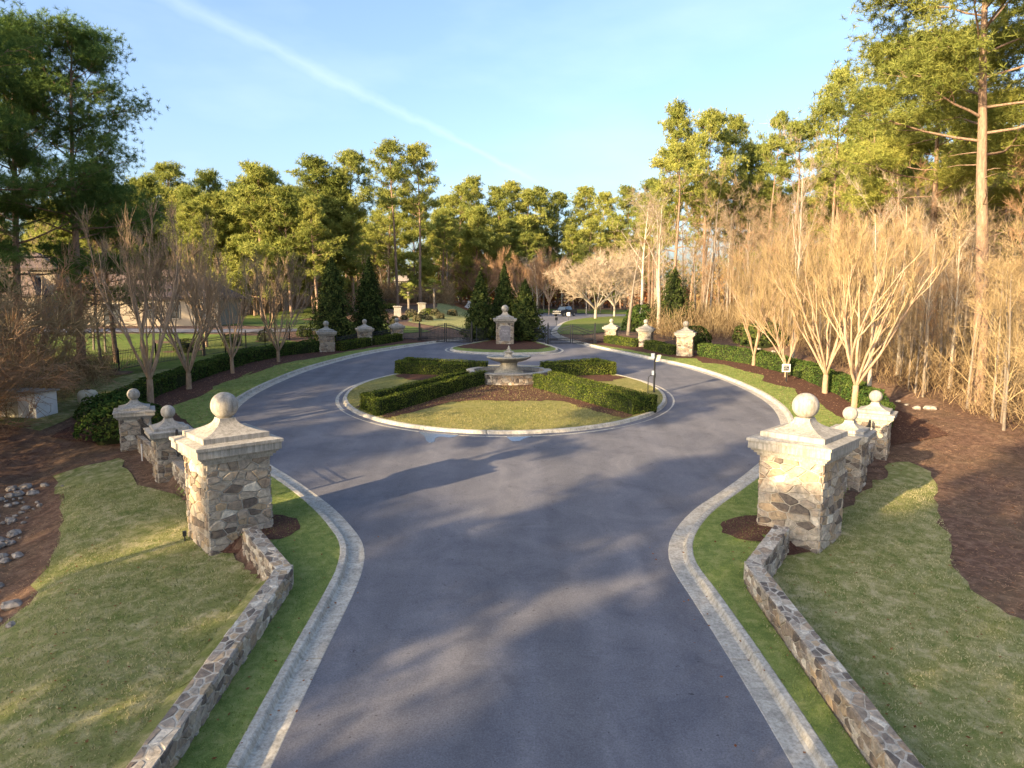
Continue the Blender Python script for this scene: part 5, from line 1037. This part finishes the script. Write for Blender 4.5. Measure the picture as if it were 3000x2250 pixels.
BR_ = dict(n=[1, 6, 5], k=[6, 5, 4], tap=[.3, .4, .5], wan=[.1, .13, .15], up=[.0, .02, .0], t0=[0, .15, .15], ang=[0, .7, .7], len=[1, .6, .55], sh=.3, rr=[1, .6, .6], L0=.95)
sapling = bare('slender_sapling', 220, 9, dict(FT, n=[1, 12, 4, 4], t0=[0, .1, .2, .2], ang=[0, .75, .6, .6]), 1, .085, 'greybark', 'twig', 1, (3, .7, .008, .5, .12))
brushA = bare('bare_thicket', 212, 4.5, BR_, 11, .05, 'greybark', 'twig', 1, (9, .9, .014, .5, .04), .9)
brushR = bare('bare_thicket', 213, 4.5, BR_, 10, .05, 'greybark', 'twig_red', 1, (8, .9, .013, .55, .0), 1.1)
pines = [pine('pine_tree', 301, 26, .50, 4.4, .33, 30, 4, 8, (.42, 10), .042), pine('pine_tree', 302, 26, .62, 4.2, .30, 22, 4, 8, (.42, 10), .042), pine('pine_tree', 303, 26, .34, 4.8, .33, 38, 4, 8, (.45, 10), .045),
         pine('pine_tree', 304, 26, .70, 3.8, .32, 17, 4, 8, (.42, 10), .042), pine('pine_tree', 305, 20, .14, 4.4, .26, 42, 4, 9, (.48, 10), .05)]
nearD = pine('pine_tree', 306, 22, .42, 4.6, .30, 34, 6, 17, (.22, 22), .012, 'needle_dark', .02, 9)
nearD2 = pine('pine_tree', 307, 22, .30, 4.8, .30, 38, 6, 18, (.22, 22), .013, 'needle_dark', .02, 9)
nearL = pine('pine_tree', 308, 26, .50, 5.6, .34, 30, 6, 22, (.24, 22), .014, 'needle', .01, 12)
nearL2 = pine('pine_tree', 309, 24, .52, 5.0, .28, 26, 6, 20, (.26, 20), .016, 'needle', .02, 8)
# --- left crepe myrtles
CG = 'crepe myrtles in the left mulch bed'
put(crepeG, -18.9, 35.3, 10.8, label='nearest and largest left crepe myrtle with sunlit lower stems', group=CG, rz=1)
put(crepeH, -18.75, 39.3, 9.6, label='second left crepe myrtle with glowing orange trunk', group=CG, rz=2)
put(crepeG, -18.3, 44.5, 8.2, label='third left crepe myrtle before the clipped hedge', group=CG, rz=3)
put(crepeH, -16.9, 49.2, 8.0, label='farthest left crepe myrtle, pale trunk near the distant pillars', group=CG, rz=4)
for x, y, h in ((-23.5, 52, 8), (-25.5, 57, 8.5), (-21.5, 60.5, 7.5)): put(crepeG, x, y, h, label='grey bare tree standing behind the iron fence on the left', group='bare trees behind the left fence')
# --- right crepe myrtles
CG = 'golden crepe myrtles in the right mulch bed'
put(crepeB, 17.1, 48.2, 8.2, label='farthest right crepe myrtle, darker and slimmer trunk', group=CG, rz=1)
put(crepeB, 17.6, 43.6, 7.0, label='small right crepe myrtle directly behind the private sign', group=CG, rz=2.4)
put(crepeA, 17.85, 38.6, 9.4, label='golden right crepe myrtle, second nearest, with a low side limb', group=CG, rz=3)
put(crepeA, 17.7, 34.9, 10.2, label='nearest and largest golden crepe myrtle on the right', group=CG, rz=4.5)
# --- skyline pines, left to right
SK = 'pines on the far left skyline'
for i, (px, y, top, wd, k, lb) in enumerate([
    (515, 118, 478, 78, 0, 'leftmost pine standing above the far left skyline'), (640, 124, 505, 75, 2, 'second pine from the left on the far skyline'), (712, 122, 535, 60, 0, 'short pine between two taller ones on the far left skyline'),
    (775, 120, 500, 80, 2, 'third tall pine from the left on the far skyline'), (935, 112, 462, 105, 2, 'broad dense pine above the left pair of conifers'), (1035, 116, 440, 75, 0, 'round-topped pine left of the two tallest skyline pines'),
    (1165, 128, 408, 72, 1, 'tallest skyline pine with a long bare straight trunk'), (1232, 132, 420, 62, 0, 'tall narrow pine just right of the tallest skyline pine'), (870, 128, 545, 70, 0, 'low pine left of the broad dense skyline pine')]):
    put_px(pines[k], px, y, top, wd, label=lb, group=SK, rz=i * 1.7)
SK = 'pines on the far central skyline'
for i, (px, y, top, wd, k, lb) in enumerate([
    (1312, 190, 572, 55, 0, 'pine at the left end of the central skyline'), (1395, 185, 520, 58, 2, 'spiky-topped pine left of centre on the far skyline'), (1500, 188, 530, 62, 0, 'broad-topped pine above the central pillar'),
    (1580, 195, 548, 55, 2, 'dense pine right of the central pillar on the skyline'), (1632, 200, 560, 48, 0, 'dark pine in the right half of the central skyline'), (1700, 195, 548, 62, 2, 'rounded pine above the pickup truck'), (1765, 190, 560, 50, 0, 'pine at the right end of the central skyline')]):
    put_px(pines[k], px, y, top, wd, label=lb, group=SK, rz=i * 2.1)
for i, (px, y, top, wd, k, lb) in enumerate([(1830, 180, 545, 62, 2, 'pine filling the skyline right of the pickup'), (1900, 165, 520, 60, 0, 'far pine just left of the big right-hand cluster'), (1350, 178, 545, 60, 2, 'pine at the left of the central skyline behind the palms'), (1450, 182, 548, 60, 2, 'full pine left of the central pillar on the skyline'), (1545, 184, 552, 58, 0, 'pine just right of the central pillar on the skyline'), (420, 112, 560, 90, 2, 'low full pine behind the first left crepe myrtle'), (340, 105, 575, 90, 2, 'low full pine behind the house roof')]):
    put_px(pines[k], px, y, top, wd, label=lb, group='pines along the far skyline', rz=i * 1.9)
SK = 'pines of the right-hand wood edge'
for i, (px, y, top, wd, k, lb) in enumerate([
    (1975, 96, 300, 75, 2, 'left pine of the big cluster on the right'), (2060, 92, 318, 85, 0, 'leaning-trunked pine in the big cluster on the right'), (2135, 98, 332, 62, 0, 'right pine of the big cluster on the right'),
    (2240, 84, 322, 48, 3, 'slim pine standing alone against the sky on the right'), (2425, 70, 198, 92, 1, 'tall flat-topped pine right of the slim one'), (2530, 66, 250, 80, 0, 'pine between the flat-topped pine and the big near pine')]):
    put_px(pines[k], px, y, top, wd, label=lb, group=SK, rz=i * 1.3 + .5)
put(nearL, px_x(2885, 36), 36, 27.0, 6.6, label='largest near pine on the right with a thick sunlit trunk', group=SK, rz=2.2)
put(nearL2, px_x(2745, 47), 47, 22.5, 5.6, label='pine with a dark forked trunk left of the largest near pine', group=SK, rz=1.0)
put(nearL2, px_x(3060, 44), 44, 27, 6, label='pine at the right edge of the picture', group=SK, rz=4)
# --- near dark pines on the left
DP = 'dark pines at the left edge'
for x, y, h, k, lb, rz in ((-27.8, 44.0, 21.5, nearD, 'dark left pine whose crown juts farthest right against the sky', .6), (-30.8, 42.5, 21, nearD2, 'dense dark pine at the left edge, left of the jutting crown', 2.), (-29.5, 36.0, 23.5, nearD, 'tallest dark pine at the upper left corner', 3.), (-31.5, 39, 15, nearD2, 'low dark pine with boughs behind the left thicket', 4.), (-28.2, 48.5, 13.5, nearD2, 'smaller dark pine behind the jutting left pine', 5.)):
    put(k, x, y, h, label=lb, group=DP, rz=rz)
# --- far bare trees
put_px(roundR, 1415, 165, 732, 112, label='rounded rust-brown bare tree left of the central conifers', group='rounded bare trees beyond the gates', rz=1)
put_px(roundR, 1525, 158, 728, 100, label='rounded rust-brown bare tree behind the central conifers', group='rounded bare trees beyond the gates', rz=2)
put_px(roundR, 1608, 146, 728, 58, label='narrow dark rounded tree with a pale trunk left of the pickup', group='rounded bare trees beyond the gates', rz=3)
put_px(roundP, 1745, 112, 735, 135, label='pale spreading bare tree right of the pickup', group='rounded bare trees beyond the gates', rz=4)
put_px(roundP, 1800, 128, 715, 100, label='pale bare tree behind the dark-trunked tree', group='rounded bare trees beyond the gates', rz=5)
put_px(oakD, 1842, 66, 660, 150, label='dark-trunked bare tree with long level branches behind the right gate', group='single bare trees right of the gates', rz=1)
put_px(tallP, 1932, 68, 510, 105, label='tall pale bare tree with a forked trunk above the distant right pillars', group='single bare trees right of the gates', rz=2)
put_px(tallP, 1880, 84, 505, 95, label='tall pale bare tree left of the big pine cluster', group='single bare trees right of the gates', rz=3)
put_px(tallG, 2040, 72, 640, 70, label='slim bare tree in front of the big pine cluster', group='single bare trees right of the gates', rz=4)
put_px(tallP, 2330, 52, 330, 95, label='tall pale bare tree in front of the flat-topped pine', group='single bare trees right of the gates', rz=5)
put_px(tallP, 2560, 36, 480, 120, label='pale twin-trunked bare tree on the sunny right slope', group='single bare trees right of the gates', rz=5.5)
rg = random.Random(9)
def scatter(n, xr, yr, kinds, hr, label, group, avoid=None, minpx=None, wr=None):
    c = 0; tries = 0
    while c < n and tries < 4000:
        tries += 1; x, y = rg.uniform(*xr), rg.uniform(*yr)
        if avoid and avoid(x, y): continue
        k = rg.choice(kinds); put(k, x, y, rg.uniform(*hr), label=label, group=group, rz=rg.uniform(0, 6.28)); c += 1
onroad = lambda x, y: abs(x) < 22 and y < 75
# wood behind the left garden and beyond the gates
def band(n, pxr, yr, kinds, hr, label, group, avoid=None):
    c = 0; tries = 0
    while c < n and tries < 3000:
        tries += 1; y = rg.uniform(*yr); x = px_x(rg.uniform(*pxr), y)
        if avoid and avoid(x, y): continue
        put(rg.choice(kinds), x, y, rg.uniform(*hr), label=label, group=group, rz=rg.uniform(0, 6.28)); c += 1
P_ = pines
band(26, (150, 960), (100, 135), [P_[4], P_[2]], (13, 19), 'pine in the dense sunlit wall of pines behind the house', 'pines behind the house', lambda x, y: y < 96)
band(26, (780, 1330), (150, 180), [tallR, tallG, tallP], (10, 16), 'bare rusty tree in the wood behind the left pair of conifers', 'bare trees beyond the left conifers')
band(9, (860, 1330), (145, 165), [P_[3], P_[1]], (17, 22), 'bare-trunked pine in the wood beyond the left gate', 'pines beyond the left gate')
band(4, (1240, 1330), (165, 180), [P_[4]], (8, 12), 'small bushy pine beyond the left gate', 'small pines beyond the left gate')
band(30, (1290, 1900), (165, 215), [P_[4], P_[2], P_[0]], (18, 25), 'pine in the green mass beyond the gates', 'pines far beyond the gates')
band(14, (1560, 2000), (150, 175), [tallR, oakP, tallP], (9, 15), 'bare tree at the foot of the green mass beyond the pickup', 'bare trees far beyond the pickup')
band(34, (0, 1300), (150, 200), [P_[4], P_[2]], (18, 25), 'pine in the far back row of the left woods', 'pines in the far left back row')
# right wood
inv = lambda x, y: x < 21 + max(0, 40 - y) * .0 or (y < 66 and x < 22.5)
band(20, (1900, 2260), (72, 120), [tallG, tallR, tallP], (10, 17), 'slender bare tree in the wood behind the distant right pillars', 'bare trees behind the distant right pillars')
band(10, (1900, 2250), (82, 125), [P_[3], P_[1]], (17, 22), 'tall thin pine in the wood behind the distant right pillars', 'pines behind the distant right pillars')
band(34, (2180, 2900), (46, 95), [tallG, tallG, tallR, tallP], (9, 15), 'golden-lit bare tree in the right-hand wood', 'bare trees in the right-hand wood', inv)
band(12, (2280, 3000), (60, 100), [P_[3], P_[1], P_[3]], (19, 24), 'high-crowned pine in the right-hand wood', 'pines in the right-hand wood', inv)
band(60, (2400, 3150), (26, 56), [sapling, sapling, tallG], (5, 10), 'bushy golden undergrowth tree on the right slope', 'undergrowth on the right slope', lambda x, y: x < 22.5)
band(40, (1980, 2700), (50, 90), [sapling, sapling, tallR], (5, 9), 'bushy bare undergrowth in the right-hand wood', 'undergrowth in the right-hand wood', inv)
for x, y, h, k in ((21.6, 27.5, 9, sapling), (20.2, 25.5, 8, sapling), (24.5, 28, 9, tallG), (22.6, 24.6, 11, tallG), (21, 22.5, 8, sapling), (19.6, 24.5, 10, tallR)): put(k, x, y, h, label='dark tangled bare tree at the right edge', group='bare trees at the right edge')
band(30, (120, 1000), (100, 128), [P_[2], P_[4], P_[0]], (16, 22), 'pine in the back of the sunlit wall of pines behind the house', 'pines behind the house, back row')
band(34, (2150, 3150), (85, 135), [P_[2], P_[0], P_[4], P_[1]], (18, 25), 'pine in the back row of the right-hand wood', 'pines in the right back row')
band(26, (2000, 3000), (60, 110), [tallG, tallG, tallR], (13, 19), 'tall bare tree between the pines of the right-hand wood', 'tall bare trees between the right pines', inv)
for x, y, h, k in ((31, 33, 24, P_[1]), (36, 40, 25, P_[0]), (33, 27, 22, P_[3]), (41, 47, 24, P_[1]), (29, 30, 20, P_[3]), (45, 52, 24, P_[0]), (38, 33, 24, P_[2]), (50, 60, 24, P_[2])): put(k, x, y, h, label='tall pine of the right woods near the picture edge', group='pines at the right edge')
band(30, (2500, 3080), (30, 60), [tallG, tallG, tallR, tallP], (8, 14), 'golden-lit slender tree on the right slope', 'slender trees on the right slope', lambda x, y: x < 23)
band(16, (2200, 2700), (55, 95), [tallG, tallR], (12, 16), 'tall slender bare tree deep in the right-hand wood', 'slender trees deep in the right wood', inv)
# left edge thicket
TK = {(-24.5, 30.5): 'in front of the white shed', (-23.0, 26.5): 'over the rocky ditch', (-26.5, 34): 'behind the white shed', (-22.5, 22.5): 'lowest and nearest one', (-28, 29): 'tall one left of the white shed', (-27, 38): 'at the end of the iron fence', (-30, 33): 'tallest one under the dark pines', (-25.8, 26): 'left of the rocky ditch'}
for x, y, h, k in ((-24.5, 30.5, 6.2, brushR), (-23.0, 26.5, 5.5, brushR), (-26.5, 34, 7.5, brushA), (-22.5, 22.5, 5.5, brushR), (-28, 29, 9, tallR), (-27, 38, 8, brushR), (-30, 33, 10, tallG), (-25.8, 26, 8, brushA)): put(k, x, y, h, label='tangled bare thicket at the left edge, ' + TK[(x, y)], group='thickets at the left edge')
band(10, (-200, 330), (46, 75), [tallG, tallR], (9, 13), 'bare tree in the left garden near the house', 'bare trees in the left garden', lambda x, y: -60 < x < -24 and y > 60)
# woods behind and beside the camera: they throw the long shadows across the drive
BK = 'pines behind the camera'
for x, y, h, k in BEHIND: put([P_[0], P_[1], P_[2], P_[3], P_[4], tallG, tallR][k], x, y, h, label='tree of the wood behind the camera, out of the picture', group=BK)
for t_ in [sapling, crepeA, crepeB, crepeG, crepeH, oakP, oakD, roundR, roundP, tallP, tallG, tallR, brushA, brushR, nearD, nearD2, nearL, nearL2] + pines:
    if t_.name not in used:
        for c_ in list(t_.children): bpy.data.objects.remove(c_)
        bpy.data.objects.remove(t_)
for o in COL.objects:
    for k_ in ('H', 'Rr'):
        if k_ in o: del o[k_]
